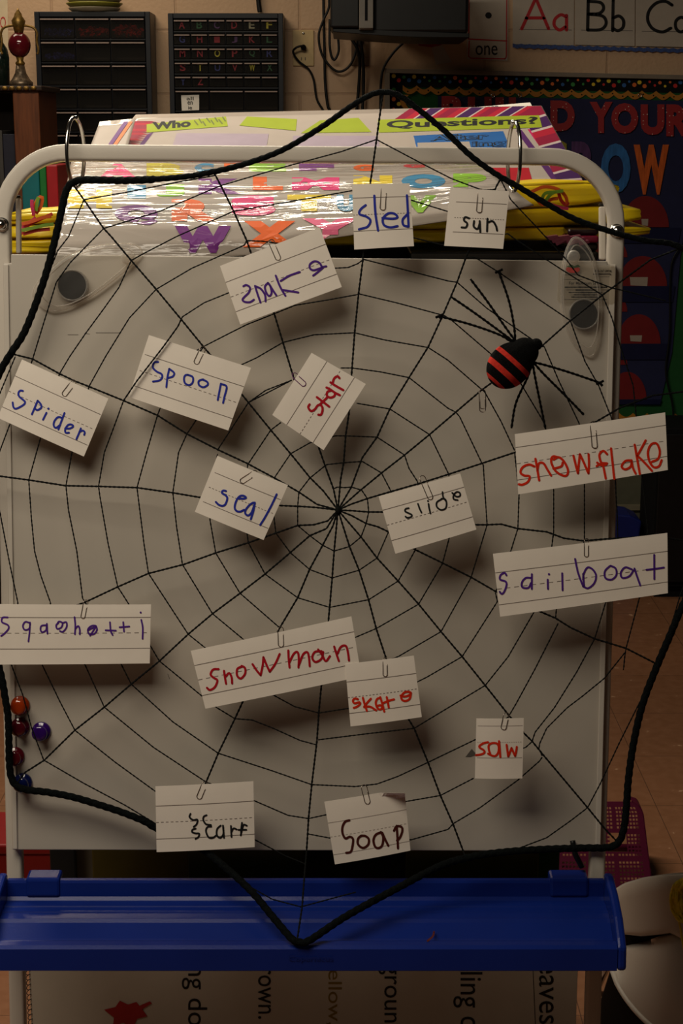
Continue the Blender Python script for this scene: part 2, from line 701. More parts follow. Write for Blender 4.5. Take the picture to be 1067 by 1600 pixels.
cabL, drL = drawer_cabinet('drawer_cabinet', 53, 234, 18, None,
                           'navy drawer cabinet of wide smoky drawers on the wall, left one', 0.37, 0.46,
                           [(3, 0.0713)] * 6)
cabR, drR = drawer_cabinet('drawer_cabinet', 262, 442, 20.5, None,
                           'navy drawer cabinet with many small lettered drawers beside the wall outlet', 0.37, 0.46,
                           [(6, 0.0430)] * 5 + [(3, 0.0713)] * 3)
LC = {'r': (118, 22, 32), 'y': (150, 140, 36), 'g': (30, 70, 40), 'b': (38, 42, 96), 'p': (70, 40, 80),
      'w': (130, 124, 100)}
seq = 'ABCDEFGHIJKLMNOPQRSTUVWXYZ'
cols = 'rgprwybrrprgrryrgbryb ryg'.replace(' ', '')
cols = 'rgprwy' + 'brrprg' + 'rryrgb' + 'rybryg' + 'br'
for i, ch in enumerate(seq):
    dr, a, bb, c, d, yf = drR[i]
    m = MB()
    w_ = 0.018
    h_ = 0.022
    xc = (a + bb) / 2
    letter(m, ch, lambda u, v: Vector((xc - w_ / 2 + w_ * u, yf - 0.0008, c + 0.005 + h_ * (1 - v))), bold=0.02)
    place('letter_sticker', m, mat('sticker_' + cols[i], LC[cols[i]], 0.6), dr, fixn=False)
# paper label on the first large drawer
dr, a, bb, c, d, yf = drR[30]
m = MB()
q = [on_y(283, 149, yf - 0.001), on_y(311, 148, yf - 0.001), on_y(311, 172, yf - 0.001), on_y(284, 173, yf - 0.001)]
m.slab(q, (0, 0.0008, 0))
lb = place('paper_label', m, M_paper, dr)
m = MB()
for k, tx in enumerate(('all', 'en', 'ie')):
    yy = 151 + 7.2 * k
    ww = (11, 8, 6)[k]
    letter(m, tx, lambda u, v: on_y(297 - ww / 2 + ww * u, yy + 5.5 * v, yf - 0.0015), bold=0.01)
place('label_writing', m, M_ink, lb, fixn=False)
# contents


def heap(dr, name, colname, rgb, label, cat, seed, hgt=0.026, n=70, x0=0.0, x1=1.0):
    o, a, bb, c, d, yf = dr
    rnd = random.Random(seed)
    m = MB()
    for k in range(n):
        x = a + 0.008 + (bb - a - 0.016) * (x0 + (x1 - x0) * rnd.random())
        y = yf + 0.008 + 0.05 * rnd.random()
        z = c + 0.003 + hgt * rnd.random() * (0.5 + 0.5 * math.sin((x - a) / (bb - a) * 3.1))
        s_ = 0.006
        A = Vector((rnd.uniform(-1, 1), rnd.uniform(-1, 1), rnd.uniform(-1, 1))).normalized()
        B = A.orthogonal().normalized()
        Cc = A.cross(B)
        p = Vector((x, y, z + s_))
        m.slab([p + A * s_ + B * s_ * .5, p - A * s_ + B * s_ * .5, p - A * s_ - B * s_ * .5, p + A * s_ - B * s_ * .5],
               Cc * 0.003)
    ob = place(name, m, mat(colname, rgb, 0.5))
    ob['kind'] = 'stuff'
    tag(ob, label, cat)


heap(drL[0], 'plastic_bits', 'bits_blue', (45, 60, 170), 'blue plastic bits in the top left drawer', 'plastic bits', 1, 0.022)
heap(drL[1], 'plastic_bits', 'bits_red', (190, 40, 45), 'red plastic bits in the top middle drawer', 'plastic bits', 2, 0.026)
heap(drL[2], 'plastic_bits', 'bits_red', (190, 40, 45), 'red plastic bits in the top right drawer', 'plastic bits', 3, 0.032)
heap(drL[3], 'plastic_bits', 'bits_blue', (45, 60, 170), 'blue plastic bits in the left drawer of the second row',
     'plastic bits', 4, 0.016)

# plates on top of the left cabinet
pc = on_y(148, 17, WALL_Y - 0.09)
ztop = WO[cabL.name].z + 0.46
for k, (rr, nm, rgb, hh, lab) in enumerate([
        (0.082, 'grey', (150, 140, 118), 0.014, 'grey rimmed plate at the bottom of the stack on the drawer cabinet'),
        (0.089, 'lime', (130, 126, 48), 0.014, 'yellow green plate in the middle of the stack on the cabinet'),
        (0.090, 'white', (150, 140, 118), 0.016, 'pale plate topmost of the stack on the drawer cabinet')]):
    z0 = ztop + 0.0005 + sum((0.0145, 0.0145)[:k])
    m = MB()
    m.lathe([(rr * 0.8, 0), (rr * 0.85, 0.001), (rr, hh * 0.8), (rr, hh), (rr * 0.95, hh), (rr * 0.75, hh * 0.35), (0.0, hh * 0.3)],
            (pc.x, WALL_Y - 0.0925, z0), n=40)
    o = place('plate', m, mat('plate_' + nm, rgb, 0.35), smooth=True)
    tag(o, lab, 'plate', 'plates stacked on the drawer cabinet')

# ------------------------------------------------------------------ bookcase, ornament, books at the left
yb_ = 4.75
pt = on_y(0, 134, yb_)
zt = pt.z
xr = on_y(60, 140, yb_).x
t = thing('bookcase', (xr - 0.35, yb_ + 0.15, 0), 'dark wooden bookcase with an ornate gilt top edge at the left', 'bookcase')
m = MB()
m.box(xr - 0.9, xr + 0.012, yb_ - 0.012, yb_ + 0.3, zt - 0.014, zt)
place('top_board', m, M_darkwood, t, bevel=0.003)
m = MB()
for k in range(44):
    x = xr - 0.88 + 0.02 * k
    m.ellipsoid((x + 0.008, yb_ - 0.013, zt - 0.007), Vector((0.009, 0, 0)), Vector((0, 0.005, 0)), Vector((0, 0, 0.006)), 8, 6)
place('gilt_edge', m, mat('old_gilt', (120, 92, 40), 0.4, 0.5, 0.6, var=0.4, vscale=120), t, smooth=True)
m = MB()
xs0 = on_y(22, 200, yb_).x
m.box(xs0, xr, yb_, yb_ + 0.29, 0, zt - 0.0142)
place('side_panel', m, M_wood, t, bevel=0.002)
m = MB()
m.box(xr - 0.9, xs0 - 0.0003, yb_ + 0.27, yb_ + 0.29, 0, zt - 0.0145)
m.box(xr - 0.9, xr - 0.88, yb_, yb_ + 0.27, 0, zt - 0.0145)
place('back_panel', m, M_darkwood, t)
zs = [0.1, 0.45, 0.8, 1.15]
for z in zs:
    place('shelf', MB().box(xr - 0.88, xs0 - 0.0003, yb_ + 0.01, yb_ + 0.27, z - 0.02, z), M_darkwood, t)
bk = [((30, 30, 44), 0.036, 0.36, 'dark blue'), ((66, 62, 58), 0.014, 0.37, 'grey'), ((20, 40, 36), 0.03, 0.34, 'dark green'),
      ((70, 24, 28), 0.026, 0.36, 'maroon')]
x = xs0 - 0.004
for k, (rgb, w_, h_, nm) in enumerate(bk):
    m = MB()
    m.box(x - w_, x - 0.001, yb_ + 0.03, yb_ + 0.22, 1.1502, 1.15 + h_)
    o = place('book', m, mat('bookcloth_' + nm.replace(' ', '_'), rgb, 0.5), bevel=0.002)
    tag(o, nm + ' book standing upright inside the wooden bookcase', 'book', 'books in the wooden bookcase')
    x -= w_

# ornament
oc = on_y(33, 131, yb_ + 0.06)
zt2 = zt + 0.0005
S_ = 1 / 505.0
t = thing('ornamental_finial', (oc.x, yb_ + 0.06, zt2), 'small red glass ornament with gilt neck and scroll arms on the bookcase', 'ornament')
b0 = Vector((oc.x, yb_ + 0.06, zt2))
place('foot', MB().lathe([(17 * S_, 0), (17 * S_, 5 * S_), (13 * S_, 9 * S_), (8 * S_, 18 * S_), (6 * S_, 29 * S_)], b0, n=24),
      mat('antique_pewter', (112, 96, 78), 0.35, 0.5, 0.7, var=0.5, vscale=150), t, smooth=True)
place('stem', MB().lathe([(6 * S_, 29 * S_), (7 * S_, 32 * S_), (4.5 * S_, 35 * S_), (6 * S_, 42 * S_)], b0, n=20),
      mat('old_gilt', (120, 92, 40), 0.4), t, smooth=True)
bc = b0 + Vector((0, 0, 57 * S_))
place('red_bulb', MB().ellipsoid(bc, Vector((16 * S_, 0, 0)), Vector((0, 16 * S_, 0)), Vector((0, 0, 18 * S_)), 24, 16),
      mat('red_glass', (84, 14, 24), 0.12, 0.6, var=0.15), t, smooth=True)
place('neck', MB().lathe([(6 * S_, 73 * S_), (8 * S_, 82 * S_), (10 * S_, 90 * S_), (6 * S_, 96 * S_), (5 * S_, 100 * S_), (2 * S_, 104 * S_), (1.2 * S_, 107 * S_)], b0, n=20),
      mat('old_gilt', (120, 92, 40), 0.4), t, smooth=True)
for sgn in (-1, 1):
    pts = [b0 + Vector((sgn * a * S_, 0, h * S_)) for a, h in [(6, 84), (14, 83), (22, 80), (26, 72), (25, 62), (27, 50), (25, 44)]]
    place('scroll_arm', MB().tube(catmull(pts, 5), 1.8 * S_, 8), mat('old_gilt', (120, 92, 40), 0.4), t, smooth=True)

# things at the very left edge: a printed sheet behind and a dark bottle
m = MB()
wquad(m, [(-60, -40), (11, -40), (14, 130), (-60, 130)], 0.001, 0.0009)
o = place('poster', m, mat('cream_poster', (198, 180, 150), 0.7))
tag(o, 'cream poster with red writing on the wall at the far left', 'poster')
m = MB()
wtext(m, 'NO', (-9, 26, 9, 44), 0.0018, 0.0)
WO_p = o
place('poster_writing', m, mat('red_ink', (170, 40, 38), 0.6), o, fixn=False)
m = MB()
pb = on_y(1, 134, yb_ + 0.08)
m.lathe([(11 * S_, 0), (12 * S_, 40 * S_), (10 * S_, 52 * S_), (4 * S_, 62 * S_), (3.5 * S_, 76 * S_)], (pb.x, yb_ + 0.1, zt2), n=20)
o = place('bottle', m, mat('dark_green_glass', (18, 30, 24), 0.15, 0.6), smooth=True)
tag(o, 'dark green bottle on the bookcase at the left edge', 'bottle')

# low cabinet with three upright binders, seen under the easel bar
yl = 4.35
zb = on_y(60, 352, yl).z
xa, xb = on_y(34, 300, yl).x, on_y(92, 300, yl).x
t = thing('low_cabinet', ((xa + xb) / 2 + 0.3, yl + 0.15, 0), 'dark wooden low cabinet under the coloured binders', 'cabinet')
place('cabinet_body', MB().box(xa - 0.002, xb + 0.9, yl - 0.005, yl + 0.3, 0.06, zb - 0.02), M_darkwood, t, bevel=0.003)
place('cabinet_top', MB().box(xa - 0.01, xb + 0.91, yl - 0.015, yl + 0.3, zb - 0.0198, zb), M_wood, t, bevel=0.003)
place('cabinet_plinth', MB().box(xa + 0.02, xb + 0.88, yl + 0.02, yl + 0.28, 0.0, 0.0598), M_darkwood, t)
x = xa
for (px1, pyt, rgb, nm) in [(62, 258, (20, 96, 100), 'teal'), (73, 257, (26, 104, 44), 'green'), (91, 258, (150, 24, 30), 'red')]:
    x2 = on_y(px1, 300, yl).x
    zt_ = on_y(60, pyt, yl).z
    m = MB().box(x + 0.0008, x2, yl, yl + 0.2, zb + 0.0005, zt_)
    o = place('binder', m, mat('binder_' + nm, rgb, 0.45), bevel=0.003)
    tag(o, nm + ' binder standing upright behind the left corner of the easel', 'binder', 'upright binders on the low cabinet')
    x = x2

# ------------------------------------------------------------------ outlet, cables, equipment box
t = thing('wall_outlet', on_wall(473, 104), 'beige wall plate with one cord plugged in', 'outlet')
m = MB()
wquad(m, [(457, 47), (490, 47), (490.5, 103), (457.5, 103)], 0.006, 0.006)
pl = place('cover_plate', m, mat('beige_plate', (186, 160, 112), 0.4), t, bevel=0.0015)
m = MB()
pc = on_wall(474, 52, 0.0062)
m.lathe([(0.004, 0), (0.004, 0.001), (0.002, 0.0014)], pc, (0, -1, 0), 12)
place('screw', m, M_chrome, t, smooth=True)
m = MB()
for (sx, sy) in ((474, 76), (474, 92)):
    for dx in (-3, 3):
        p = on_wall(sx + dx, sy, 0.0062)
        m.box(p.x - 0.0012, p.x + 0.0012, p.y - 0.0004, p.y + 0.0005, p.z - 0.005, p.z + 0.005)
place('sockets', m, M_black, t)


def cable(name, pts, r, label, cat='cable', group=None, mats_=None):
    P = catmull([Vector(p) for p in pts], 8)
    o = place(name, MB().tube(P, r, 8), mats_ or M_cable, smooth=True)
    return tag(o, label, cat, group)


W_ = on_wall
m = MB()
m.tube([W_(474, 74, 0.007), W_(474, 74, 0.03)], 0.009, 10)
m.tube(catmull([W_(474, 73, 0.03), W_(470, 72, 0.04), W_(462, 75, 0.04), W_(458, 82, 0.03), W_(467, 96, 0.02), (W_(482, 108, 0.015)),
                W_(490, 125, 0.012), W_(495, 155, 0.012), W_(507, 177, 0.012), W_(520, 215, 0.012), W_(524, 300, 0.012)], 8), 0.0035, 8)
o = place('power_cord', m, M_cable, smooth=True)
tag(o, 'black cord plugged into the beige wall outlet', 'cord')
cable('cable', [W_(505, -20, .02), W_(506, 40, .02), W_(507, 80, .02), W_(508, 130, .02), W_(512, 165, .02), W_(517, 180, .02), W_(530, 260, .02)],
      0.0045, 'long black cable hanging straight down left of the equipment box', group='wall cables')
cable('cable', [W_(512, -20, .03), W_(514, 10, .03), (W_(505, 32, .03)), W_(498, 55, .03), W_(502, 82, .03), W_(515, 103, .03), W_(530, 112, .03),
                W_(546, 103, .03), W_(556, 80, .03), W_(560, 50, .04)],
      0.004, 'black cable looping low under the equipment box', group='wall cables')
cable('cable', [W_(515, 30, .045), W_(515, 70, .045), W_(518, 88, .045), W_(523, 93, .045), W_(529, 80, .045), W_(528, 60, .045), W_(524, 44, .045)],
      0.004, 'short black cable loop beside the left end of the equipment box', group='wall cables')
cable('cable', [W_(543, 52, .05), W_(558, 76, .05), W_(562, 100, .03), W_(560, 140, .02), W_(557, 180, .02), W_(556, 260, .02)],
      0.005, 'thick black cable dropping from under the equipment box', group='wall cables')
cable('cable', [W_(563, 60, .05), W_(567, 95, .04), W_(568, 130, .03), W_(566, 175, .03), W_(560, 260, .03)],
      0.005, 'black cable hanging right of the thick one under the box', group='wall cables')
cable('cable', [W_(633, 64, .05), W_(615, 82, .04), W_(600, 105, .03), W_(595, 130, .03), W_(594, 170, .03), W_(592, 260, .03)],
      0.0042, 'black cable bending left of the bulletin board corner', group='wall cables')
cable('cable', [W_(402, -20, .012), W_(404, 5, .012), W_(406, 19, .012)],
      0.0075, 'short black cable above the lettered drawer cabinet', group='wall cables')

t = thing('junction_box', on_wall(562, 104), 'dull metal wall plate behind the hanging cables', 'wall plate')
m = MB()
wquad(m, [(549, 52), (577, 52), (577, 103), (549, 103)], 0.004, 0.004)
place('cover_plate', m, mat('dull_bronze', (92, 70, 50), 0.4, 0.5, 0.3), t, bevel=0.001)
m = MB()
for sy in (66, 84):
    p = on_wall(562, sy, 0.004)
    m.lathe([(0.012, 0), (0.012, 0.003), (0.009, 0.004)], p, (0, -1, 0), 16)
place('sockets', m, mat('brown_socket', (60, 48, 38), 0.4), t, smooth=True)

ye = 4.9
E = lambda px, py, dy=0: on_y(px, py, ye + dy)
t = thing('equipment_box', (E(625, 0).x, WALL_Y - 0.02, E(625, 50).z), 'black equipment box on a wall bracket at the top edge', 'equipment box')
m = MB()
zb_ = E(560, 44).z
zt_ = E(560, -70).z
m.box(E(583, 0).x, E(733, 0).x, ye, ye + 0.35, E(640, 52).z, zt_)
place('box_body', m, M_black, t, bevel=0.01)
m = MB()
m.box(E(516, 0).x, E(562, 0).x, ye - 0.01, ye + 0.3, zb_, zt_)
place('side_unit', m, M_black, t, bevel=0.006)
m = MB()
xa, xb = E(561, 0).x, E(583, 0).x
m.box(xa, xb, ye - 0.025, ye - 0.011, E(570, 45).z, zt_)
m.box(xa, xb, ye - 0.0111, ye + 0.3, E(570, 45).z - 0.004, E(570, 45).z)
br_ = place('bracket', m, mat('grey_bracket', (112, 106, 98), 0.5), t, bevel=0.002)
m = MB()
xm = (xa + xb) / 2
m.box(xm - 0.004, xm + 0.004, ye - 0.0262, ye - 0.0245, E(570, 33).z, E(570, -10).z)
place('slot', m, M_blackmatte, br_)
m = MB()
n_ = 20
front = []
for k in range(n_ + 1):
    u = k / n_
    px = 520 + (733 - 520) * u
    py = 50 + 9 * math.sin(math.pi * min(1, u * 1.25) * 0.5)
    front.append(E(px, py))
back = [E(733, 52), E(520, 44)]
m.slab(front + back, (0, 0.4, 0))
place('shelf_tray', m, M_black, t, bevel=0.002)
m = MB()
m.box(E(620, 0).x, E(660, 0).x, ye + 0.3, WALL_Y - 0.001, E(640, 40).z, E(640, -20).z)
place('wall_arm', m, M_black, t)

# ------------------------------------------------------------------ cards on the wall at the top right
M_card = mat('laminated_card', (176, 166, 154), 0.25, 0.5, var=0.04)
M_redprint = mat('red_print', (165, 28, 36), 0.45)
M_bluetrim = mat('blue_rickrack', (52, 74, 128), 0.6, var=0.3, vscale=160)
t = tag(place('number_card', wquad(MB(), [(731, -60), (795, -60), (793, 95), (729, 93)], 0.003, 0.002), M_card),
        'white number card reading one with a black dot', 'number card')
m = MB()
for seg in ([(733, -50), (732, 61)], [(732, 61), (792, 64)], [(733, 64), (732, 88)], [(732, 88), (736, 91)], [(736, 91), (789, 92)], [(792, -50), (791, 88)], [(791, 88), (789, 92)]):
    ribbon(m, seg, 1.8, lambda x, y: on_wall(x, y, 0.0036), smooth=False)
place('red_outline', m, M_redprint, t, fixn=False)
m = MB()
wtext(m, 'one', (743, 71, 777, 86), 0.0036)
place('printed_word', m, M_ink, t, fixn=False)
m = MB()
ribbon(m, [(763, 24)], 8.5, lambda x, y: on_wall(x, y, 0.0036))
place('printed_dot', m, M_ink, t, fixn=False)
for (x0, x1, tx, c_, lab, y0) in [(801, 897, 'Aa', 'red', 'alphabet card with a red capital and small A', 0),
                                  (898, 992, 'Bb', 'ink', 'alphabet card with a black capital and small B', 1),
                                  (993, 1090, 'Cc', 'ink', 'alphabet card with a black capital and small C at the right edge', 3)]:
    m = wquad(MB(), [(x0, -60), (x1, -60), (x1 - 0.5, 71 + y0), (x0, 69 + y0)], 0.0045 + 0.001 * y0, 0.001)
    o = tag(place('alphabet_card', m, M_card), lab, 'alphabet card', 'alphabet cards above the bulletin board')
    m = MB()
    off = 0.005 + 0.001 * y0
    # hand-lettered strokes
    ms = M_redprint if c_ == 'red' else M_ink
    st = {'Aa': [[(815, 45), (837, -3)], [(837, -3), (857, 45)], [(822, 28), (850, 28)],
                 [(884, 26), (876, 23), (867, 30), (866, 40), (874, 47), (883, 42)], [(885, 24), (885, 47)]],
          'Bb': [[(919, 0), (918, 47)], [(919, 2), (938, 4), (943, 13), (936, 21), (919, 22)], [(919, 22), (941, 25), (947, 36), (939, 46), (918, 47)],
                 [(958, 0), (957, 48)], [(958, 28), (967, 25), (974, 32), (973, 43), (965, 48), (957, 44)]],
          'Cc': [[(1050, 8), (1039, 2), (1025, 5), (1014, 17), (1012, 32), (1020, 45), (1035, 50), (1048, 44)],
                 [(1073, 31), (1064, 27), (1056, 33), (1056, 44), (1063, 50), (1073, 46)]]}[tx]
    for s_ in st:
        ribbon(m, s_, 5.0, lambda x, y: on_wall(x, y, off))
    place('letters', m, ms, o, fixn=False)
    m = MB()
    for yy in (47 + y0,):
        ribbon(m, [(x0 + 10, yy - 1), (x1 - 4, yy)], 0.9, lambda x, y: on_wall(x, y, off - 0.0002), smooth=False)
    place('guide_lines', m, mat('grey_print', (90, 84, 80), 0.5), o, fixn=False)
m = MB()
n_ = 44
top = [(801 + 290 * k / n_, 68.5 + 8 * k / n_ + (1.2 if k % 2 else -0.6)) for k in range(n_ + 1)]
bot = [(1091 - 290 * k / n_, 82.5 - 8 * k / n_ + (1.2 if k % 2 else -0.6)) for k in range(n_ + 1)]
for k in range(n_):
    a, b_ = top[k], top[k + 1]
    c, d = (b_[0], b_[1] + 6), (a[0], a[1] + 6)
    wquad(m, [a, b_, c, d], 0.0085, 0.001)
tag(place('border_strip', m, M_bluetrim), 'blue zigzag border strip under the alphabet cards', 'border strip')
m = MB()
pts = [(654, 71)] + [(654 + 50 * k / 12, 60 - 14 * math.sin(math.pi * k / 12)) for k in range(13)] + [(690, 70), (674, 74)]
wquad(m, pts, 0.003, 0.001)
t = tag(place('paper_cutout', m, mat('red_card', (150, 22, 34), 0.6)), 'red and white paper cutout half hidden behind the equipment box', 'paper cutout')
m = MB()
wquad(m, [(674, 74), (691, 70), (706, 97), (681, 101)], 0.002, 0.001)
place('white_piece', m, M_card, t)

# ------------------------------------------------------------------ bulletin board
t = thing('bulletin_board', on_wall(840, 680), 'large bulletin board with dotted border and orange scallop trim', 'bulletin board')
XL, XR = 601, 1250
ty = lambda x: 107 + (x - 601) * 0.022           # top edge
by = lambda x: 676 + (x - 601) * 0.012
m = MB()
wquad(m, [(XL, ty(XL)), (XR, ty(XR)), (XR, ty(XR) + 7), (XL, ty(XL) + 7)], 0.03, 0.029)
wquad(m, [(XL, ty(XL) + 7), (XL + 8, ty(XL) + 7), (XL + 10, by(XL)), (XL + 2, by(XL))], 0.03, 0.029)
wquad(m, [(XL, by(XL)), (XR, by(XR)), (XR, by(XR) + 8), (XL, by(XL) + 8)], 0.03, 0.029)
wquad(m, [(XR, ty(XR)), (XR + 8, ty(XR)), (XR + 8, by(XR) + 8), (XR, by(XR) + 8)], 0.03, 0.029)
place('board_frame', m, mat('grey_frame', (120, 110, 98), 0.45), t, bevel=0.001)
m = MB()
wquad(m, [(XL + 8, ty(XL) + 7), (XR, ty(XR) + 7), (XR, by(XR)), (XL + 10, by(XL))], 0.012, 0.010)
place('green_backing', m, mat('green_paper', (12, 70, 26), 0.7), t)
# dotted black border
m = MB()
BW = 21
wquad(m, [(XL + 8, ty(XL) + 7), (XR, ty(XR) + 7), (XR, ty(XR) + 7 + BW), (XL + 8, ty(XL) + 7 + BW)], 0.014, 0.0015)
wquad(m, [(XL + 8, ty(XL) + 7 + BW), (XL + 8 + 19, ty(XL) + 7 + BW), (XL + 29, by(XL)), (XL + 10, by(XL))], 0.014, 0.0015)
wquad(m, [(XL + 29, by(XL) - BW), (XR, by(XR) - BW), (XR, by(XR)), (XL + 29, by(XL))], 0.014, 0.0015)
rnd = random.Random(3)
for k in range(80):
    x = XL + 14 + k * 8
    for (yy) in (ty(x) + 12 + (k % 2) * 6 + rnd.uniform(-1, 1), by(x) - 6 - (k % 2) * 6):
        ribbon(m, [(x, yy)], rnd.choice((3.4, 4.6, 5.6)), lambda a, b_: on_wall(a, b_, 0.0146), mi=1 + rnd.randrange(5))
for k in range(70):
    y = 140 + k * 7.5
    ribbon(m, [(XL + 14 + (k % 2) * 8, y)], rnd.choice((3.4, 4.6, 5.6)), lambda a, b_: on_wall(a, b_, 0.0146), mi=1 + rnd.randrange(5))
place('dotted_border', m, [M_blackmatte, mat('dot_red', (190, 40, 36)), mat('dot_yellow', (205, 175, 40)), mat('dot_green', (50, 130, 60)),
                           mat('dot_blue', (40, 90, 150)), mat('dot_orange', (205, 100, 40))], t, fixn=False)
# scallop
m = MB()


def scallop(path, w, amp, per):
    """path: list of px points, band with a wavy edge on both sides"""
    P = resample([Vector((x, y, 0)) for x, y in path], 2.0)
    d = 0
    prev = None
    for i in range(len(P)):
        tt = (P[min(i + 1, len(P) - 1)] - P[max(0, i - 1)]).normalized()
        nn = Vector((-tt.y, tt.x, 0))
        if i:
            d += (P[i] - P[i - 1]).length
        o_ = amp * abs(math.sin(math.pi * d / per)) - amp * 0.5
        a, b_ = P[i] + nn * (o_ - w / 2), P[i] + nn * (o_ + w / 2)
        if prev:
            wquad(m, [(prev[0].x, prev[0].y), (a.x, a.y), (b_.x, b_.y), (prev[1].x, prev[1].y)], 0.0165, 0.0012)
        prev = (a, b_)
        if i % 8 == 4:
            ribbon(m, [(P[i].x + nn.x * o_, P[i].y + nn.y * o_)], 2.0, lambda x, y: on_wall(x, y, 0.017), mi=1)


scallop([(XL + 31, 148), (XL + 33, 400), (XL + 36, 640)], 8, 6, 22)
scallop([(XL + 28, ty(XL) + 33), (XR, ty(XR) + 33)], 8, 6, 22)
scallop([(XL + 36, by(XL) - 28), (XR, by(XR) - 28)], 8, 6, 22)
place('scallop_trim', m, [mat('orange_trim', (160, 104, 28), 0.6), M_blackmatte], t, fixn=False)

# navy pocket chart on the board
t = thing('pocket_chart', on_wall(880, 632, 0.02), 'navy pocket chart hanging on the bulletin board', 'pocket chart')
M_chart = mat('navy_nylon', (22, 26, 62), 0.75, var=0.1)
m = MB()
wquad(m, [(684, 150), (1092, 158), (1080, 300), (1063, 400), (1050, 550), (1031, 632), (690, 632)], 0.0185, 0.0015)
place('chart_cloth', m, M_chart, t)
for (ya, yb2) in ((356, 398), (447, 490), (537, 580), (624, 632)):
    mm = MB()
    wquad(mm, [(690, ya), (1064 - (ya - 356) * 0.1, ya), (1060 - (ya - 356) * 0.1, yb2 - 18), (690, yb2 - 18)] if yb2 - ya > 20 else
          [(690, ya), (1034, ya), (1031, yb2), (690, yb2)], 0.0235, 0.0008)
    place('clear_pocket', mm, mat('navy_pocket', (20, 24, 54), 0.3, 0.5), t)
for k, x in enumerate((770, 812, 1000)):
    mm = MB()
    c_ = on_wall(x, 149, 0.02)
    mm.tube([c_ + Vector((0.006 * math.cos(a), 0, 0.006 * math.sin(a))) for a in [2 * math.pi * i / 14 for i in range(14)]], 0.0014, 6, closed=True)
    place('grommet', mm, M_chrome, t, smooth=True)
# letters
M_reddot = bpy.data.materials.new('red_with_white_dots')
M_reddot.use_nodes = True
nt = M_reddot.node_tree
b = nt.nodes['Principled BSDF']
tc = nt.nodes.new('ShaderNodeTexCoord')
vo = nt.nodes.new('ShaderNodeTexVoronoi')
vo.inputs['Scale'].default_value = 95
vo.inputs['Randomness'].default_value = 0.35
rp = nt.nodes.new('ShaderNodeValToRGB')
rp.color_ramp.interpolation = 'CONSTANT'
rp.color_ramp.elements[0].color = (lin(215), lin(190), lin(175), 1)
rp.color_ramp.elements[1].position = 0.22
rp.color_ramp.elements[1].color = (lin(140), lin(18), lin(24), 1)
nt.links.new(tc.outputs['Object'], vo.inputs['Vector'])
nt.links.new(vo.outputs['Distance'], rp.inputs['Fac'])
nt.links.new(rp.outputs['Color'], b.inputs['Base Color'])
b.inputs['Roughness'].default_value = 0.6
for (ch, bx) in [('B', (690, 150, 724, 196)), ('U', (731, 151, 768, 198)), ('I', (774, 152, 787, 198)), ('L', (795, 152, 822, 199)),
                 ('D', (860, 157, 898, 205)), ('Y', (921, 159, 957, 208)), ('O', (955, 161, 997, 209)), ('U', (1001, 163, 1038, 211)), ('R', (1041, 163, 1079, 213))]:
    m = MB()
    wtext(m, ch, bx, 0.0245, 0.055, th=0.003)
    o = place('cutout_letter', m, M_reddot, fixn=False)
    tag(o, {'B': 'red white-dotted cutout letter B first in the top row', 'I': 'red white-dotted cutout letter I in the top row',
            'L': 'red white-dotted cutout letter L in the top row', 'D': 'red white-dotted cutout letter D ending the first word',
            'Y': 'red white-dotted cutout letter Y starting the second word', 'O': 'red white-dotted cutout letter O in the top row',
            'R': 'red white-dotted cutout letter R last in the top row at the frame edge',
            'U': 'red white-dotted cutout letter U right after the B' if bx[0] < 800 else 'red white-dotted cutout letter U between the O and R'}[ch],
        'letter', 'red cutout letters on the pocket chart')
for (ch, bx, nm, rgb, lab) in [('G', (845, 218, 886, 290), 'olive', (120, 110, 30), 'olive cutout letter G mostly hidden behind the chart stack'),
                               ('R', (893, 221, 934, 295), 'purple', (70, 40, 84), 'dark purple cutout letter R left of the blue O'),
                               ('O', (939, 224, 985, 302), 'blue', (36, 92, 150), 'blue cutout letter O between purple R and orange W'),
                               ('W', (990, 226, 1045, 304), 'orange', (184, 84, 26), 'orange wood-grained cutout letter W on the pocket chart')]:
    m = MB()
    wtext(m, ch, bx, 0.0245, 0.05, th=0.003)
    tag(place('cutout_letter', m, mat('cutout_' + nm, rgb, 0.6, var=0.3, vscale=40, vstretch=(3, 1, 0.5)), fixn=False), lab, 'letter',
        'coloured cutout letters of the second row')
# red half circles
for k, (cx, ybase, rx, ry, lx, lab) in enumerate([
        (1008, 355, 37, 49, (1002, 342, 1013, 352), 'red half-circle card highest in the pocket chart, below the W'),
        (1004, 447, 38, 47, (984, 433, 1012, 446), 'red half-circle card second from the top with a white label'),
        (998, 538, 34, 47, (984, 524, 1003, 533), 'red half-circle card third from the top with a small label'),
        (980, 624, 30, 43, None, 'red half-circle card lowest in the pocket chart')]):
    pts = [(cx + rx * math.cos(a), ybase - ry * math.sin(a)) for a in [math.pi * i / 24 for i in range(25)]]
    m = wquad(MB(), pts, 0.022, 0.0012)
    o = tag(place('half_circle_card', m, mat('dark_red_card', (104, 12, 16), 0.6)), lab, 'card', 'red half-circle cards')
    if lx:
        x0, y0, x1, y1 = lx
        lb = place('label', wquad(MB(), [(x0, y0), (x1, y0), (x1 - 1, y1 + 1), (x0 + 1, y1)], 0.0227, 0.0005), mat('dim_label', (150, 138, 126), 0.6), o)
    # the column of cards further left, peeking beside the easel
for k, (yb3, lab) in enumerate([(402, 'red half-circle card peeking beside the easel bolt'), (487, 'red half-circle card peeking beside the board corner'),
                                (570, 'red half-circle card peeking beside the board near the spider')]):
    pts = [(947 + 33 * math.cos(a), yb3 - 34 * math.sin(a)) for a in [math.pi * i / 20 for i in range(21)]]
    tag(place('half_circle_card', wquad(MB(), pts, 0.0206, 0.0012), mat('dark_red_card', (104, 12, 16), 0.6)), lab, 'card', 'red half-circle cards')
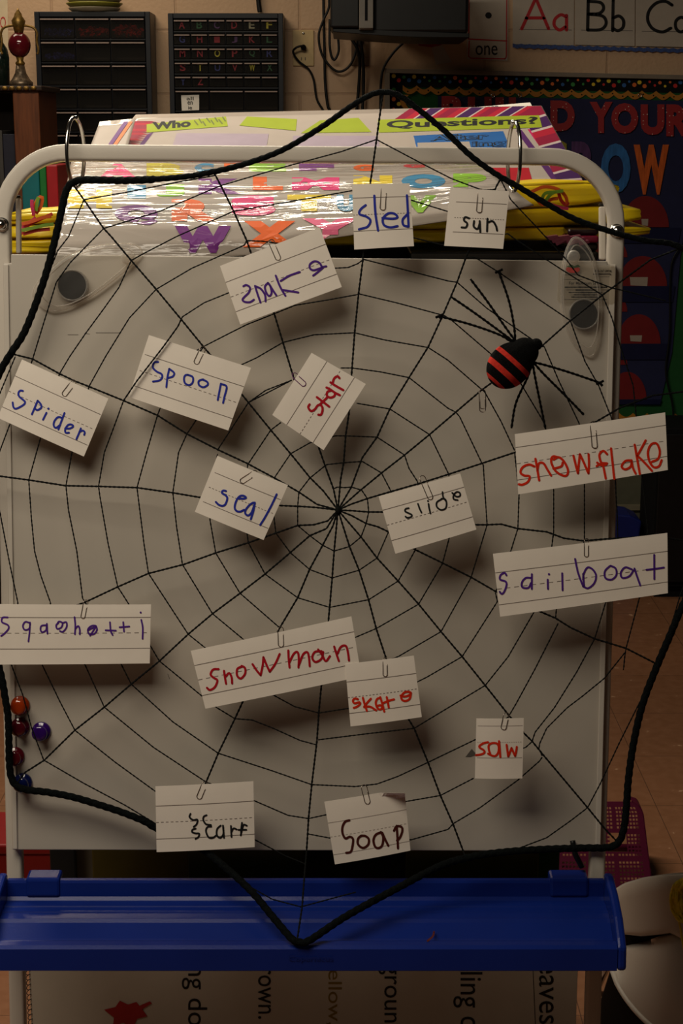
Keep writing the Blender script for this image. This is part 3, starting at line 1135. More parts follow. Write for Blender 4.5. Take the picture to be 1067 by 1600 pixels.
# thin black wire along the chart edge
cable('cable', [W_(1062, 385, .03), W_(1048, 420, .03), W_(1046, 520, .03), W_(1040, 580, .03), W_(1050, 630, .03), W_(1052, 655, .03)], 0.003,
      'thin black cord down the right edge of the pocket chart', 'cord')

# black cabinet and blue bin below the board
yk = WALL_Y - 0.28
xk = on_y(1020, 800, yk).x
ztk = on_y(1040, 668, yk).z
t = thing('black_cabinet', (xk + 0.3, yk + 0.14, 0), 'black cabinet standing against the wall at the right edge', 'cabinet')
place('cabinet_body', MB().box(xk, xk + 0.6, yk, yk + 0.235, 0.04, ztk), M_blackmatte, t, bevel=0.006)
place('plinth', MB().box(xk + 0.02, xk + 0.58, yk + 0.02, yk + 0.25, 0, 0.0398), M_blackmatte, t)
for k in range(2):
    place('cabinet_door', MB().box(xk + 0.01 + 0.292 * k, xk + 0.297 + 0.292 * k, yk - 0.012, yk - 0.0005, 0.06, ztk - 0.02), M_black, t, bevel=0.003)
ybn = 5.32
pts = [on_y(955, 803, ybn), on_y(985, 806, ybn), on_y(1003, 815, ybn), on_y(1018, 830, ybn), on_y(1016, 900, ybn), on_y(955, 900, ybn)]
pts[4].z = pts[5].z = 0.0
pts[3].x = min(pts[3].x, xk - 0.02)
pts[4].x = pts[3].x - 0.01
t = thing('blue_bin', ((pts[0].x + pts[3].x) / 2, ybn + 0.1, 0), 'blue plastic bin on the floor by the black cabinet', 'bin')
place('bin_body', MB().slab(pts, (0, 0.14, 0)), mat('blue_bin', (18, 30, 100), 0.5), t, bevel=0.006)

# ------------------------------------------------------------------ easel
foot = on_board(480, 1560, 0)
t_easel = thing('easel', (foot.x, foot.y, 0), 'white framed teaching easel with marker board and blue tray', 'easel')
# frame: one bent square tube
DF = -0.020


def ext(p, q, z):
    """extend line p->q down to height z"""
    return p + (q - p) * ((z - p.z) / (q.z - p.z))


fp = []
pL0, pL1 = on_board(4, 345, DF), on_board(28, 1560, DF)
pR0, pR1 = on_board(962, 350, DF), on_board(926, 1560, DF)
fp.append(ext(pL0, pL1, 0.004))
for k in range(9):
    fp.append(ext(pL0, pL1, 0.004).lerp(pL0, (k + 1) / 9))
for k in range(1, 13):
    a = math.pi / 2 * k / 12
    fp.append(on_board(104 - 100 * math.cos(a), 345 - 106 * math.sin(a), DF))
for k in range(1, 20):
    fp.append(on_board(104 + (858 - 104) * k / 20, 239 + 6 * k / 20, DF))
for k in range(0, 13):
    a = math.pi / 2 * k / 12
    fp.append(on_board(858 + 104 * math.sin(a), 350 - 105 * math.cos(a), DF))
for k in range(9):
    fp.append(pR0.lerp(ext(pR0, pR1, 0.004), (k + 1) / 9))
hw = 0.0098
sq = []
for sx, sy, a0 in ((1, 1, 0), (-1, 1, 1), (-1, -1, 2), (1, -1, 3)):
    for k in range(4):
        a = math.pi / 2 * (a0 + k / 3)
        sq.append((sx * (hw - 0.004) + 0.004 * math.cos(a), sy * (hw - 0.004) + 0.004 * math.sin(a)))
place('frame', MB().tube(fp, hw, prof=sq, bin_=BN), M_white_paint, t_easel, smooth=True)
for p in (ext(pL0, pL1, 0.0), ext(pR0, pR1, 0.0)):
    m = MB().box(p.x - 0.014, p.x + 0.014, p.y - 0.016, p.y + 0.016, 0.0, 0.012)
    place('rubber_foot', m, M_black, t_easel, bevel=0.003)
# rear legs and the storage behind the board
zs_ = on_board(480, 416, -0.03).z
yb0 = on_board(480, 416, -0.03).y
x0s, x1s = on_board(16, 420, -0.03).x, on_board(948, 420, -0.03).x
for x in (x0s + 0.03, x1s - 0.03):
    top = Vector((x, yb0 + 0.56, zs_ - 0.0165))
    place('rear_leg', MB().tube([Vector((x, yb0 + 0.62, 0.0)), top], 0.0098, prof=sq, bin_=(0, -1, 0)), M_white_paint, t_easel)
place('storage_shelf', MB().box(x0s + 0.012, x1s - 0.012, yb0 + 0.012, yb0 + 0.6, zs_ - 0.016, zs_), M_darkwood, t_easel, bevel=0.002)
# marker board
P4 = [on_board(5, 399, 0), on_board(963, 410, 0), on_board(939, 1330, 0), on_board(19, 1328, 0)]
tabs = [on_board(17, 397, 0), on_board(949, 408, 0)]
poly = [on_board(5, 411, 0), on_board(17, 411, 0), tabs[0], tabs[1], on_board(950, 413, 0), on_board(963, 413, 0), P4[2], P4[3]]
place('marker_board', MB().slab(poly, -BN * 0.0095), M_board, t_easel, bevel=0.0012)
# raised side rails of the board
m = MB()
m.hexa([on_board(5, 413, 0.0003), on_board(13, 413, 0.0003), on_board(27, 1327, 0.0003), on_board(20, 1327, 0.0003)],
       [on_board(5, 413, 0.0025), on_board(13, 413, 0.0025), on_board(27, 1327, 0.0025), on_board(20, 1327, 0.0025)])
place('side_rail', m, M_white_paint, t_easel, bevel=0.0008)
m = MB()
m.hexa([on_board(953, 415, 0.0003), on_board(962, 415, 0.0003), on_board(938, 1329, 0.0003), on_board(930, 1329, 0.0003)],
       [on_board(953, 415, 0.0025), on_board(962, 415, 0.0025), on_board(938, 1329, 0.0025), on_board(930, 1329, 0.0025)])
place('side_rail', m, M_white_paint, t_easel, bevel=0.0008)
# smudge left by an eraser and some pen traces
m = MB()
m.add([on_board(x, y, 0.0002) for x, y in [(727, 1183), (737, 1170), (742, 1176), (746, 1174), (744, 1180), (735, 1183)]], [tuple(range(6))])
place('grey_smudge', m, mat('grey_smudge', (92, 88, 82), 0.6), t_easel, fixn=False)
m = MB()
for pts in ([(106, 523), (122, 523)], [(132, 521), (140, 522)], [(150, 520), (188, 520)], [(270, 1050), (276, 1056)], [(262, 1053), (265, 1061)]):
    ribbon(m, pts, 0.9, lambda x, y: on_board(x, y, 0.0002))
place('pen_trace', m, mat('grey_trace', (110, 104, 98), 0.6), t_easel, fixn=False)
# inner uprights beside the stack
for (xa, xb, ya, yb) in ((24, 31, 309, 396), (937, 947, 322, 406)):
    m = MB()
    m.slab([on_board(xa, ya, -0.034), on_board(xb, ya, -0.034), on_board(xb + 0.5, yb, -0.034), on_board(xa + 0.5, yb, -0.034)], -BN * 0.012)
    u_ = place('inner_upright', m, M_white_paint, t_easel, bevel=0.002)
    m = MB()
    m.slab([on_board(xa - 0.5, ya - 4, -0.0335), on_board(xb + 0.5, ya - 4, -0.0335), on_board(xb + 0.5, ya - 0.3, -0.0335), on_board(xa - 0.5, ya - 0.3, -0.0335)], -BN * 0.013)
    place('end_cap', m, M_black, u_, bevel=0.001)
# bolts
for (px, py) in ((3, 351), (963, 361)):
    c = on_board(px, py, DF + hw)
    m = MB()
    m.lathe([(0.0085, -0.001), (0.0088, 0.001), (0.008, 0.002), (0.0074, 0.002), (0.0068, 0.006), (0.0045, 0.0098), (0.0, 0.0112)], c, BN, 24)
    place('cap_bolt', m, M_chrome, t_easel, smooth=True)
# tray
T0 = on_board(480, 1372, 0.012)
xl = on_board(13, 1372, 0.012).x
xr = on_board(942, 1372, 0.012).x
prof = [(0.0, 0.0), (0.006, 0.0), (0.0078, -0.003), (0.010, -0.020), (0.014, -0.0235), (0.026, -0.0235), (0.027, -0.0225), (0.030, -0.0225), (0.031, -0.0238),
        (0.040, -0.0238), (0.041, -0.0228), (0.044, -0.0228), (0.045, -0.0242), (0.060, -0.0245), (0.064, -0.0275), (0.085, -0.0375), (0.089, -0.0380),
        (0.096, -0.034), (0.104, -0.0305), (0.114, -0.0305), (0.1185, -0.0335), (0.1205, -0.060), (0.118, -0.062), (0.115, -0.060), (0.112, -0.044),
        (0.0, -0.044)]
prof = [(a, h + 0.0) for a, h in prof]


def tp(a, h, x):
    return Vector((x, T0.y - a, T0.z + h))


m = MB()
nst = 40
for k in range(nst + 1):
    x = xl + (xr - xl) * k / nst
    m.v += [tp(a, h, x) for a, h in prof]
n = len(prof)
for k in range(nst):
    for i in range(n):
        j = (i + 1) % n
        m.f.append([k * n + i, k * n + j, (k + 1) * n + j, (k + 1) * n + i])
        m.m.append(0)
m.f.append(list(range(n)))
m.m.append(0)
m.f.append(list(range(nst * n + n - 1, nst * n - 1, -1)))
m.m.append(0)
tray = place('tray', m, M_blue_tray, t_easel, bevel=0.0)
# end walls with rounded corners
for (x, sg) in ((xl, -1), (xr, 1)):
    outl = [(0.0, 0.008), (0.012, 0.009), (0.05, 0.003), (0.085, -0.008), (0.108, -0.024), (0.118, -0.032), (0.1215, -0.058), (0.118, -0.062), (0.0, -0.05)]
    m = MB()
    m.slab([tp(a, h, x + sg * 0.0002) for a, h in outl], (sg * 0.011, 0, 0))
    place('tray_end', m, M_blue_tray, tray, bevel=0.0035)
for (pa, pb) in ((42, 95), (858, 918)):
    xa, xb = on_board(pa, 1360, 0.012).x, on_board(pb, 1360, 0.012).x
    m = MB()
    m.slab([Vector((xa, T0.y + 0.016, T0.z + 0.005)), Vector((xa, T0.y - 0.010, T0.z + 0.004)), Vector((xa, T0.y - 0.013, T0.z - 0.020)), Vector((xa, T0.y + 0.016, T0.z - 0.020))],
           (xb - xa, 0, 0))
    place('hook_tab', m, M_blue_tray, tray, bevel=0.0035)
# moulded lettering and a red scratch on the tray
m = MB()
xa, xb = on_board(452, 1495, 0.1).x, on_board(520, 1495, 0.1).x
letter(m, 'Copernicus', lambda u, v: Vector((xa + (xb - xa) * u, T0.y - 0.1203 - 0.0005, T0.z - 0.040 - 0.009 * v)), bold=0.01)
place('moulded_lettering', m, M_blue_tray, tray, fixn=False)
m = MB()
for pts in ([(668, 1470), (676, 1463), (678, 1456)],):
    ribbon(m, pts, 3.0, lambda x, y: on_z(x, y, T0.z - 0.030))
place('dark_scrap', m, mat('dark_red_scrap', (92, 34, 30), 0.6), tray, fixn=False)
m = MB()
xc = on_board(893, 1340, 0).x
m.tube(catmull([Vector((xc, T0.y + 0.012, T0.z + 0.045)), Vector((xc + 0.003, T0.y + 0.006, T0.z + 0.03)), Vector((xc + 0.012, T0.y + 0.006, T0.z + 0.012))], 6), 0.0035, 8)
place('tray_bracket', m, M_black, t_easel, smooth=True)
# lower rail
zlo = 0.22
place('lower_shelf', MB().box(xl + 0.045, xr - 0.045, T0.y + 0.075, T0.y + 0.36, zlo - 0.018, zlo), M_darkwood, t_easel, bevel=0.002)
place('cross_bar', MB().box(xl + 0.03, xr - 0.03, T0.y + 0.05, T0.y + 0.07, zlo - 0.02, zlo + 0.005), M_white_paint, t_easel, bevel=0.003)

# chart tablet below the tray, turned on its side
tb0 = T0.y + 0.14
t = thing('chart_tablet', (0, tb0, zlo), 'white spiral chart tablet turned sideways under the blue tray', 'chart tablet')
TX = lambda px, py, d=0.0: on_y(px, py, tb0 - d)
xa, xb = TX(46, 1540).x, TX(902, 1540).x
ztp = T0.z - 0.075
place('page_block', MB().box(xa, xb, tb0, tb0 + 0.012, zlo + 0.0005, ztp), mat('chart_paper', (178, 168, 153), 0.7, var=0.03), t, bevel=0.0006)
m = MB()
z = zlo + 0.02
while z < ztp - 0.01:
    m.tube([Vector((xa + 0.004 * math.cos(a) - 0.001, tb0 + 0.006 + 0.0085 * math.sin(a), z + 0.002 * a / 6)) for a in [2 * math.pi * i / 12 for i in range(12)]],
           0.0006, 5)
    z += 0.0075
place('wire_spiral', m, M_black, t)
m = MB()
TF = lambda px, py: TX(px, py, 0.0004)
TXL = [('falling do', 304, 1448, 1603, 40), ('brown.', 418, 1493, 1592, 30), ('ground', 610, 1506, 1618, 38), ('falling d', 731, 1478, 1606, 46), ('Leaves', 859, 1482, 1600, 34)]
for (tx, cx, y0, y1, w_) in TXL:
    m = MB()
    letter(m, tx, lambda u, v: TF(cx + w_ / 2 - w_ * v, y0 + (y1 - y0) * u))
    place('handwriting', m, M_ink, t, fixn=False)
m = MB()
ribbon(m, [(832, 1500), (838, 1640)], 1.0, TF, smooth=False)
place('ruled_line', m, M_ink, t, fixn=False)
m = MB()
letter(m, 'yellow,', lambda u, v: TF(520 + 14 - 28 * v, 1498 + 104 * u))
place('ochre_handwriting', m, mat('ochre_ink', (120, 96, 30), 0.6), t, fixn=False)
m = MB()
pts = [(163, 1578), (180, 1574), (187, 1564), (200, 1570), (213, 1566), (218, 1572), (234, 1565), (237, 1568), (222, 1577), (230, 1588), (214, 1592), (208, 1606), (192, 1598), (176, 1606), (178, 1590)]
m.slab([TX(x, y, 0.0012) for x, y in pts], (0, 0.0008, 0))
place('red_paper_leaf', m, mat('red_leaf', (150, 26, 24), 0.6), t)
# folders standing behind the board bottom, seen through the gap over the tray
for k, (pa, pb, dy, rgb, nm, zt_) in enumerate([(106, 152, 0.175, (112, 100, 84), 'tan', 0.045), (150, 300, 0.150, (86, 72, 22), 'olive', 0.06), (300, 470, 0.122, (44, 50, 22), 'dark green', 0.04),
                                                (84, 112, 0.150, (20, 20, 22), 'black', 0.06), (470, 640, 0.175, (36, 34, 24), 'charcoal', 0.045), (640, 836, 0.125, (70, 74, 22), 'mossy', 0.03),
                                                (838, 868, 0.15, (34, 80, 26), 'bright green', 0.032)]):
    yy = T0.y + dy + 0.06
    x1, x2 = on_y(pa - 6, 1350, yy).x, on_y(pb + 6, 1350, yy).x
    m = MB().box(x1, x2, yy, yy + 0.012, zlo + 0.0005, T0.z + zt_)
    o = place('folder', m, mat('folder_' + nm.replace(' ', '_'), rgb, 0.6), bevel=0.002)
    tag(o, nm + ' folder standing behind the easel just above the blue tray', 'folder', 'folders standing behind the board')

# ------------------------------------------------------------------ stack of charts behind the top bar
YB = on_board(480, 400, 0).y
zsf = zs_ + 0.0005
S = lambda px, py, o_: on_y(px, py, YB + o_)
# dark folders at the bottom of the stack
ht = [(0.012, (22, 20, 20), 'black', 40, 945), (0.010, (30, 26, 24), 'dark grey', 60, 950), (0.009, (120, 22, 50), 'magenta', 80, 948), (0.008, (40, 22, 26), 'maroon', 70, 940)]
z = zsf
for k, (h, rgb, nm, pa, pb) in enumerate(ht):
    while pa < 880 and S(pa, 398 - 27 * (pa - 10) / 1004, 0.149).z < z + h + 0.006:
        pa += 4
    x1, x2 = S(pa, 390, 0.13).x, S(min(pb, 930), 390, 0.13).x
    m = MB().box(x1, x2, YB + 0.1 + 0.006 * (k % 2), YB + 0.55, z, z + h)
    tag(place('folder', m, mat('glossy_' + nm.replace(' ', '_'), rgb, 0.2, 0.5), bevel=0.003), nm + ' glossy folder lying low in the stack behind the board', 'folder',
        'folders lying under the yellow bags')
    z += h + 0.0003
zfold = z
# crumpled foil edge at the right
m = MB()
rnd = random.Random(11)
for k in range(9):
    p = S(858 + k * 6, 376 + (k % 3) * 4, 0.085)
    a = rnd.uniform(-0.6, 0.6)
    m.slab([p, p + Vector((0.012, -0.002, 0.003 + 0.004 * a)), p + Vector((0.010, -0.004, 0.007)), p + Vector((-0.003, -0.002, 0.005))], (0, 0.015, 0.0))
tag(place('crumpled_wrap', m, mat('pink_wrap', (120, 60, 76), 0.25, 0.6)), 'crumpled shiny wrap sticking out under the yellow bags', 'wrap')
M_yellow = mat('yellow_vinyl', (232, 200, 26), 0.32, 0.5, var=0.12, vscale=14, bump=0.25, bscale=22)


def bag(pts_left, pts_right, depth, label, seedy):
    """flat soft bag: front outline at left and right given as (px, top py, bottom py)"""
    (xa, ta, ba), (xb, tb, bb) = pts_left, pts_right
    fo = 0.145
    m = MB()
    nu, nv = 36, 8
    rows = []
    for i in range(nu + 1):
        u = i / nu
        px = xa + (xb - xa) * u
        top = S(px, ta + (tb - ta) * u, fo + 0.012)
        bot = S(px, ba + (bb - ba) * u, fo + 0.004)
        mid = (top + bot) / 2
        h = (top.z - bot.z)
        ring = []
        edge = min(1, (1 - u) * 16)
        for j, (yo, zf) in enumerate([(0.004, 0.0), (0.0, 0.45), (0.003, 0.82), (0.010, 0.97), (0.03, 1.0), (0.5, 1.0), (0.97, 0.9), (1.0, 0.0),
                                      (0.97, -0.9), (0.5, -1.0), (0.03, -1.0), (0.010, -0.97), (0.003, -0.82), (0.0, -0.45)]):
            yy = YB + fo + (yo * depth if yo >= 0.03 else yo) + 0.0035 * math.sin(px * 0.021 + seedy * 3 + zf * 2)
            zz = mid.z + zf * h / 2 * (0.55 + 0.45 * edge) + (0.0 if abs(zf) > 0.9 else 0.0012 * math.sin(px * 0.05 + seedy + j))
            ring.append(Vector((mid.x, yy, zz)))
        rows.append(ring)
    for r in rows:
        m.v += r
    for i in range(nu):
        for j in range(14):
            k = (j + 1) % 14
            m.f.append([i * 14 + j, i * 14 + k, (i + 1) * 14 + k, (i + 1) * 14 + j])
            m.m.append(0)
    m.f.append(list(range(14)))
    m.m.append(0)
    m.f.append(list(range(nu * 14 + 13, nu * 14 - 1, -1)))
    m.m.append(0)
    return m


m = bag((10, 374, 398), (1014, 351, 371), 0.42, '', 0.3)
t1 = tag(place('yellow_bag', m, M_yellow, smooth=True), 'yellow vinyl bag lowest of the three, with ragged end past the easel', 'bag', 'yellow vinyl bags in the stack')
m = bag((10, 352, 373.6), (1000, 320, 350.6), 0.42, '', 1.7)
t2 = tag(place('yellow_bag', m, M_yellow, smooth=True), 'yellow vinyl bag in the middle of the stack', 'bag', 'yellow vinyl bags in the stack')
m = bag((10, 334, 351.6), (965, 281, 319.6), 0.20, '', 2.9)
t3 = tag(place('yellow_bag', m, M_yellow, smooth=True), 'yellow vinyl bag topmost of the three, under the posters', 'bag', 'yellow vinyl bags in the stack')
rb_cols = [mat('ribbon_orange', (226, 96, 30), 0.5), mat('ribbon_green', (130, 170, 50), 0.5), mat('ribbon_pink', (214, 60, 104), 0.5), mat('ribbon_red', (196, 48, 40), 0.5)]


def ribbon_knot(pls, off, label):
    root = None
    c0 = S(pls[0][0][0], pls[0][0][1], off)
    root = thing('ribbon_knot', c0, label, 'ribbon', 'ribbon knots on the yellow bags')
    for k, pl in enumerate(pls):
        P = resample(catmull([S(x, y, off - 0.006 - 0.003 * (k % 3)) for x, y in pl], 8), 0.003)
        m = MB().tube(P, 0.003, prof=[(0.0021, 0.0005), (-0.0021, 0.0005), (-0.0021, -0.0005), (0.0021, -0.0005)], bin_=(0, -1, 0.2))
        place('ribbon_strand', m, rb_cols[k % 4], root)


ribbon_knot([[(830, 300), (850, 292), (872, 296), (884, 308), (886, 322)], [(846, 312), (852, 302), (868, 300), (880, 298)],
             [(836, 306), (858, 318), (874, 324), (888, 326)], [(872, 298), (876, 312), (884, 320), (888, 316)], [(832, 304), (848, 320), (860, 312), (872, 310)],
             [(850, 318), (858, 306), (866, 300)]], 0.11, 'orange green and pink ribbon knot on the yellow bag at the right')
ribbon_knot([[(52, 338), (54, 322), (60, 310), (66, 308), (64, 322), (56, 334)], [(56, 330), (58, 316), (60, 308)], [(53, 336), (50, 322), (50, 312)],
             [(32, 366), (44, 352), (60, 344), (82, 334)], [(34, 350), (50, 346), (66, 340), (80, 338)], [(34, 360), (52, 356), (70, 352), (84, 350)],
             [(34, 356), (46, 348), (56, 340)], [(36, 366), (58, 360), (78, 358)]], 0.108, 'orange and pink ribbon knot on the yellow bag at the left')

# alphabet sheet
M_sheet = bpy.data.materials.new('shiny_laminate')
M_sheet.use_nodes = True
nt = M_sheet.node_tree
b = nt.nodes['Principled BSDF']
b.inputs['Base Color'].default_value = (lin(166), lin(156), lin(147), 1)
b.inputs['Roughness'].default_value = 0.6
b.inputs['Specular IOR Level'].default_value = 0.2
b.inputs['Coat Weight'].default_value = 1.0
b.inputs['Coat Roughness'].default_value = 0.07
tc = nt.nodes.new('ShaderNodeTexCoord')
mp = nt.nodes.new('ShaderNodeMapping')
mp.inputs['Scale'].default_value = (3.6, 21, 21)
mp.inputs['Rotation'].default_value = (0, 0, 0.2)
nz = nt.nodes.new('ShaderNodeTexNoise')
nz.inputs['Scale'].default_value = 1.0
nz.inputs['Detail'].default_value = 3.5
nz.inputs['Distortion'].default_value = 0.6
bp = nt.nodes.new('ShaderNodeBump')
bp.inputs['Strength'].default_value = 1.0
bp.inputs['Distance'].default_value = 0.019
nt.links.new(tc.outputs['Object'], mp.inputs[0])
nt.links.new(mp.outputs[0], nz.inputs['Vector'])
nt.links.new(nz.outputs['Fac'], bp.inputs['Height'])
nt.links.new(bp.outputs['Normal'], b.inputs['Coat Normal'])
bp2 = nt.nodes.new('ShaderNodeBump')
bp2.inputs['Strength'].default_value = 0.2
bp2.inputs['Distance'].default_value = 0.01
nt.links.new(nz.outputs['Fac'], bp2.inputs['Height'])
nt.links.new(bp2.outputs['Normal'], b.inputs['Normal'])


def lam(name, rgb):
    m = M_sheet.copy()
    m.name = name
    m.node_tree.nodes['Principled BSDF'].inputs['Base Color'].default_value = [lin(v) for v in rgb] + [1]
    return m


def interp(tab, x):
    for (a, fa), (b_, fb) in zip(tab[:-1], tab[1:]):
        if x <= b_:
            tt = (x - a) / (b_ - a)
            return fa + (fb - fa) * tt
    return tab[-1][1]


bottom = [(0.0, (80, 404)), (0.3, (300, 404)), (0.48, (420, 396)), (0.6, (507, 373)), (0.78, (648, 352)), (0.86, (702, 344)), (1.0, (834, 320))]
topedge = [(0.0, (114, 236)), (1.0, (742, 240))]


def i2(tab, u):
    for (a, pa), (b_, pb) in zip(tab[:-1], tab[1:]):
        if u <= b_:
            tt = (u - a) / (b_ - a)
            return (pa[0] + (pb[0] - pa[0]) * tt, pa[1] + (pb[1] - pa[1]) * tt)
    return tab[-1][1]


voff = [(0, 0.052), (0.12, 0.058), (0.3, 0.082), (0.5, 0.125), (0.7, 0.19), (0.85, 0.27), (1.0, 0.38)]


def sheet(u, v):
    bx, by_ = i2(bottom, u)
    tx, ty_ = i2(topedge, u)
    px = bx + (tx - bx) * (v ** 0.9)
    py = by_ + (ty_ - by_) * v
    return S(px, py, interp(voff, v) + 0.003 * math.sin(u * 9 + v * 3))


m = MB().grid(sheet, 60, 30, (0, 0.0012, -0.0012))
t_sheet = tag(place('alphabet_poster', m, M_sheet, smooth=True), 'shiny laminated poster of coloured letters draped over the stack', 'poster')
tc.object = t_sheet
bvh = BVHTree.FromPolygons([tuple(v) for v in m.v], m.f)


def on_sheet(px, py, lift=0.0014, tree=None):
    r = ray(px, py).normalized()
    loc, nor, idx, dist = (tree or bvh).ray_cast(CAM, r)
    if loc is None:
        loc, nor, idx, dist = (tree or bvh).find_nearest(CAM + r * 2.15)
        return loc + Vector((0, -0.0005, lift))
    return loc - r * lift


SL = {'pink': lam('laminate_pink', (226, 44, 122)), 'olive': lam('laminate_olive', (190, 178, 40)), 'blue': lam('laminate_blue', (40, 128, 172)),
      'green': lam('laminate_green', (132, 186, 34)), 'purple': lam('laminate_purple', (112, 38, 128)), 'yellow': lam('laminate_yellow', (224, 196, 30)),
      'orange': lam('laminate_orange', (232, 98, 22)), 'rose': lam('laminate_rose', (234, 110, 150)), 'red': lam('laminate_red', (206, 40, 50)),
      'pale': lam('laminate_pale', (206, 206, 140))}
for (ch, bx, c_) in [('A', (154, 256, 214, 279), 'pink'), ('B', (229, 255, 287, 275), 'olive'), ('C', (304, 255, 334, 269), 'blue'), ('D', (350, 253, 378, 262), 'orange'),
                     ('E', (389, 254, 447, 268), 'green'), ('F', (467, 255, 522, 267), 'purple'), ('G', (552, 257, 584, 267), 'orange'), ('G', (630, 256, 664, 262), 'red'),
                     ('H', (106, 296, 175, 325), 'yellow'), ('I', (199, 289, 228, 310), 'blue'), ('J', (243, 288, 288, 307), 'green'), ('K', (310, 279, 378, 303), 'purple'),
                     ('L', (395, 276, 442, 297), 'orange'), ('M', (456, 277, 530, 297), 'pink'), ('N', (552, 274, 613, 296), 'yellow'), ('O', (627, 272, 696, 294), 'blue'),
                     ('P', (708, 271, 760, 292), 'green'), ('Q', (179, 320, 247, 351), 'purple'), ('R', (268, 311, 339, 345), 'orange'), ('S', (361, 305, 431, 337), 'pink'),
                     ('T', (449, 304, 517, 330), 'yellow'), ('U', (526, 304, 556, 330), 'blue'), ('V', (630, 305, 682, 332), 'green'),
                     ('W', (273, 353, 361, 395), 'purple'), ('X', (379, 345, 463, 386), 'orange'), ('Y', (472, 341, 560, 375), 'rose'), ('Z', (575, 334, 636, 352), 'green')]:
    x0, y0, x1, y1 = bx
    mm = MB()
    letter(mm, ch, lambda u, v: on_sheet(x0 + (x1 - x0) * u, y0 + (y1 - y0) * v), bold=0.085, cuts=1)
    place('printed_letter', mm, SL[c_], t_sheet, fixn=False)

# question poster behind the bar
M_gloss = mat('laminated_white', (184, 172, 162), 0.4, 0.5, coat=1.0, var=0.03, bump=0.06, bscale=18)


def poster_grid(tl, tr, br_, bl, o_front, o_back, lift=0.0):
    def f(u, v):
        x = (bl[0] * (1 - u) + br_[0] * u) * (1 - v) + (tl[0] * (1 - u) + tr[0] * u) * v
        y = (bl[1] * (1 - u) + br_[1] * u) * (1 - v) + (tl[1] * (1 - u) + tr[1] * u) * v
        return S(x, y, o_front + (o_back - o_front) * v + 0.004 * math.sin(u * 7)) + Vector((0, 0, lift))
    return f


fq = poster_grid((212, 179), (846, 165), (912, 284), (120, 290), 0.36, 0.72)
m = MB().grid(fq, 50, 16, (0, 0.001, -0.0015))
t_q = tag(place('question_poster', m, M_gloss, smooth=True), 'laminated question poster with striped magenta border behind the top bar', 'poster')
bq = BVHTree.FromPolygons([tuple(v) for v in m.v], m.f)
OQ = lambda px, py, l=0.0015: on_sheet(px, py, l, bq)


def qpoly(mm, pts, lift=0.0015, mi=0, n=1):
    mm.add([OQ(x, y, lift) for x, y in pts], [tuple(range(len(pts)))], mi)


def gl(name, rgb):
    return mat(name, rgb, 0.4, 0.5, coat=1.0, var=0.05, bump=0.05, bscale=18)


# border bands built of small strips
m = MB()
cols_ = [gl('border_magenta', (150, 28, 62)), gl('border_purple', (72, 34, 92)), gl('border_white', (206, 190, 186)), gl('border_red', (186, 34, 58))]
N_ = 64
for k in range(N_):
    # top band, slanting stripes
    x0 = 640 + (846 - 640) * k / N_
    x1 = 640 + (846 - 640) * (k + 1) / N_
    c = ([0] * 5 + [3] * 4 + [2] + [1] * 6 + [2] + [3] * 3)[k % 20]
    yt0, yt1 = 179 - 14 * (x0 - 212) / 634 + 0.4, 179 - 14 * (x1 - 212) / 634 + 0.4
    yb0_, yb1_ = 188 - (x0 - 640) * 0.035, 188 - (x1 - 640) * 0.035
    qpoly(m, [(x0, yt0), (x1, yt1), (x1 - 26, yb1_), (x0 - 26, yb0_)], 0.0015, c)
place('striped_border', m, cols_, t_q, fixn=False)
m = MB()
for k in range(40):
    # right band
    v0, v1 = k / 40, (k + 1) / 40
    c = ([0] * 4 + [2] + [1] * 5 + [2] + [3] * 3)[k % 14]
    xr0, xr1 = 846 + 66 * v0, 846 + 66 * v1
    y0, y1 = 166 + 118 * v0, 166 + 118 * v1
    qpoly(m, [(xr0 - 0.7, y0), (xr1 - 0.7, y1), (xr1 - 32 - 4 * v1, y1 + 9), (xr0 - 32 - 4 * v0, y0 + 9)], 0.0016, c)
place('striped_border', m, cols_, t_q, fixn=False)
m = MB()
for k in range(30):
    v0, v1 = k / 30, (k + 1) / 30
    c = (0, 3, 0, 0, 3)[k % 5]
    xl0, xl1 = 207 - 80 * v0, 207 - 80 * v1
    y0, y1 = 189 + 92 * v0, 189 + 92 * v1
    qpoly(m, [(xl0, y0), (xl0 + 30, y0), (xl1 + 44, y1), (xl1, y1)], 0.0016, c)
place('striped_border', m, cols_, t_q, fixn=False)
m = MB()
m2 = MB()
for k in range(16):
    v0, v1 = k / 16, (k + 1) / 16
    qpoly(m, [(806 + 58 * v0, 204 + 80 * v0), (815 + 60 * v0, 203 + 80 * v0), (815 + 60 * v1, 203 + 80 * v1), (806 + 58 * v1, 204 + 80 * v1)], 0.0015, 0)
    qpoly(m2, [(824 + 58 * v0, 202 + 82 * v0), (834 + 60 * v0, 202 + 82 * v0), (834 + 60 * v1, 202 + 82 * v1), (824 + 58 * v1, 202 + 82 * v1)], 0.0015, 0)
place('inner_stripe', m, gl('stripe_purple', (92, 44, 110)), t_q, fixn=False)
place('inner_stripe', m2, gl('stripe_pink', (206, 36, 104)), t_q, fixn=False)
m = MB()
for k in range(8):
    qpoly(m, [(230 - 6 * k, 210 + 8 * k), (240 - 6 * k, 206 + 8 * k), (234 - 6 * k, 214 + 8 * k), (224 - 6 * k, 218 + 8 * k)], 0.0015, 0)
place('inner_stripe', m, gl('stripe_purple', (92, 44, 110)), t_q, fixn=False)
m = MB()
qpoly(m, [(752, 262), (826, 262), (832, 284), (760, 284)], 0.0015, 0)
place('red_panel', m, gl('stripe_red', (190, 30, 46)), t_q, fixn=False)
lime = gl('lime_strip', (162, 178, 46))
strips = MB()
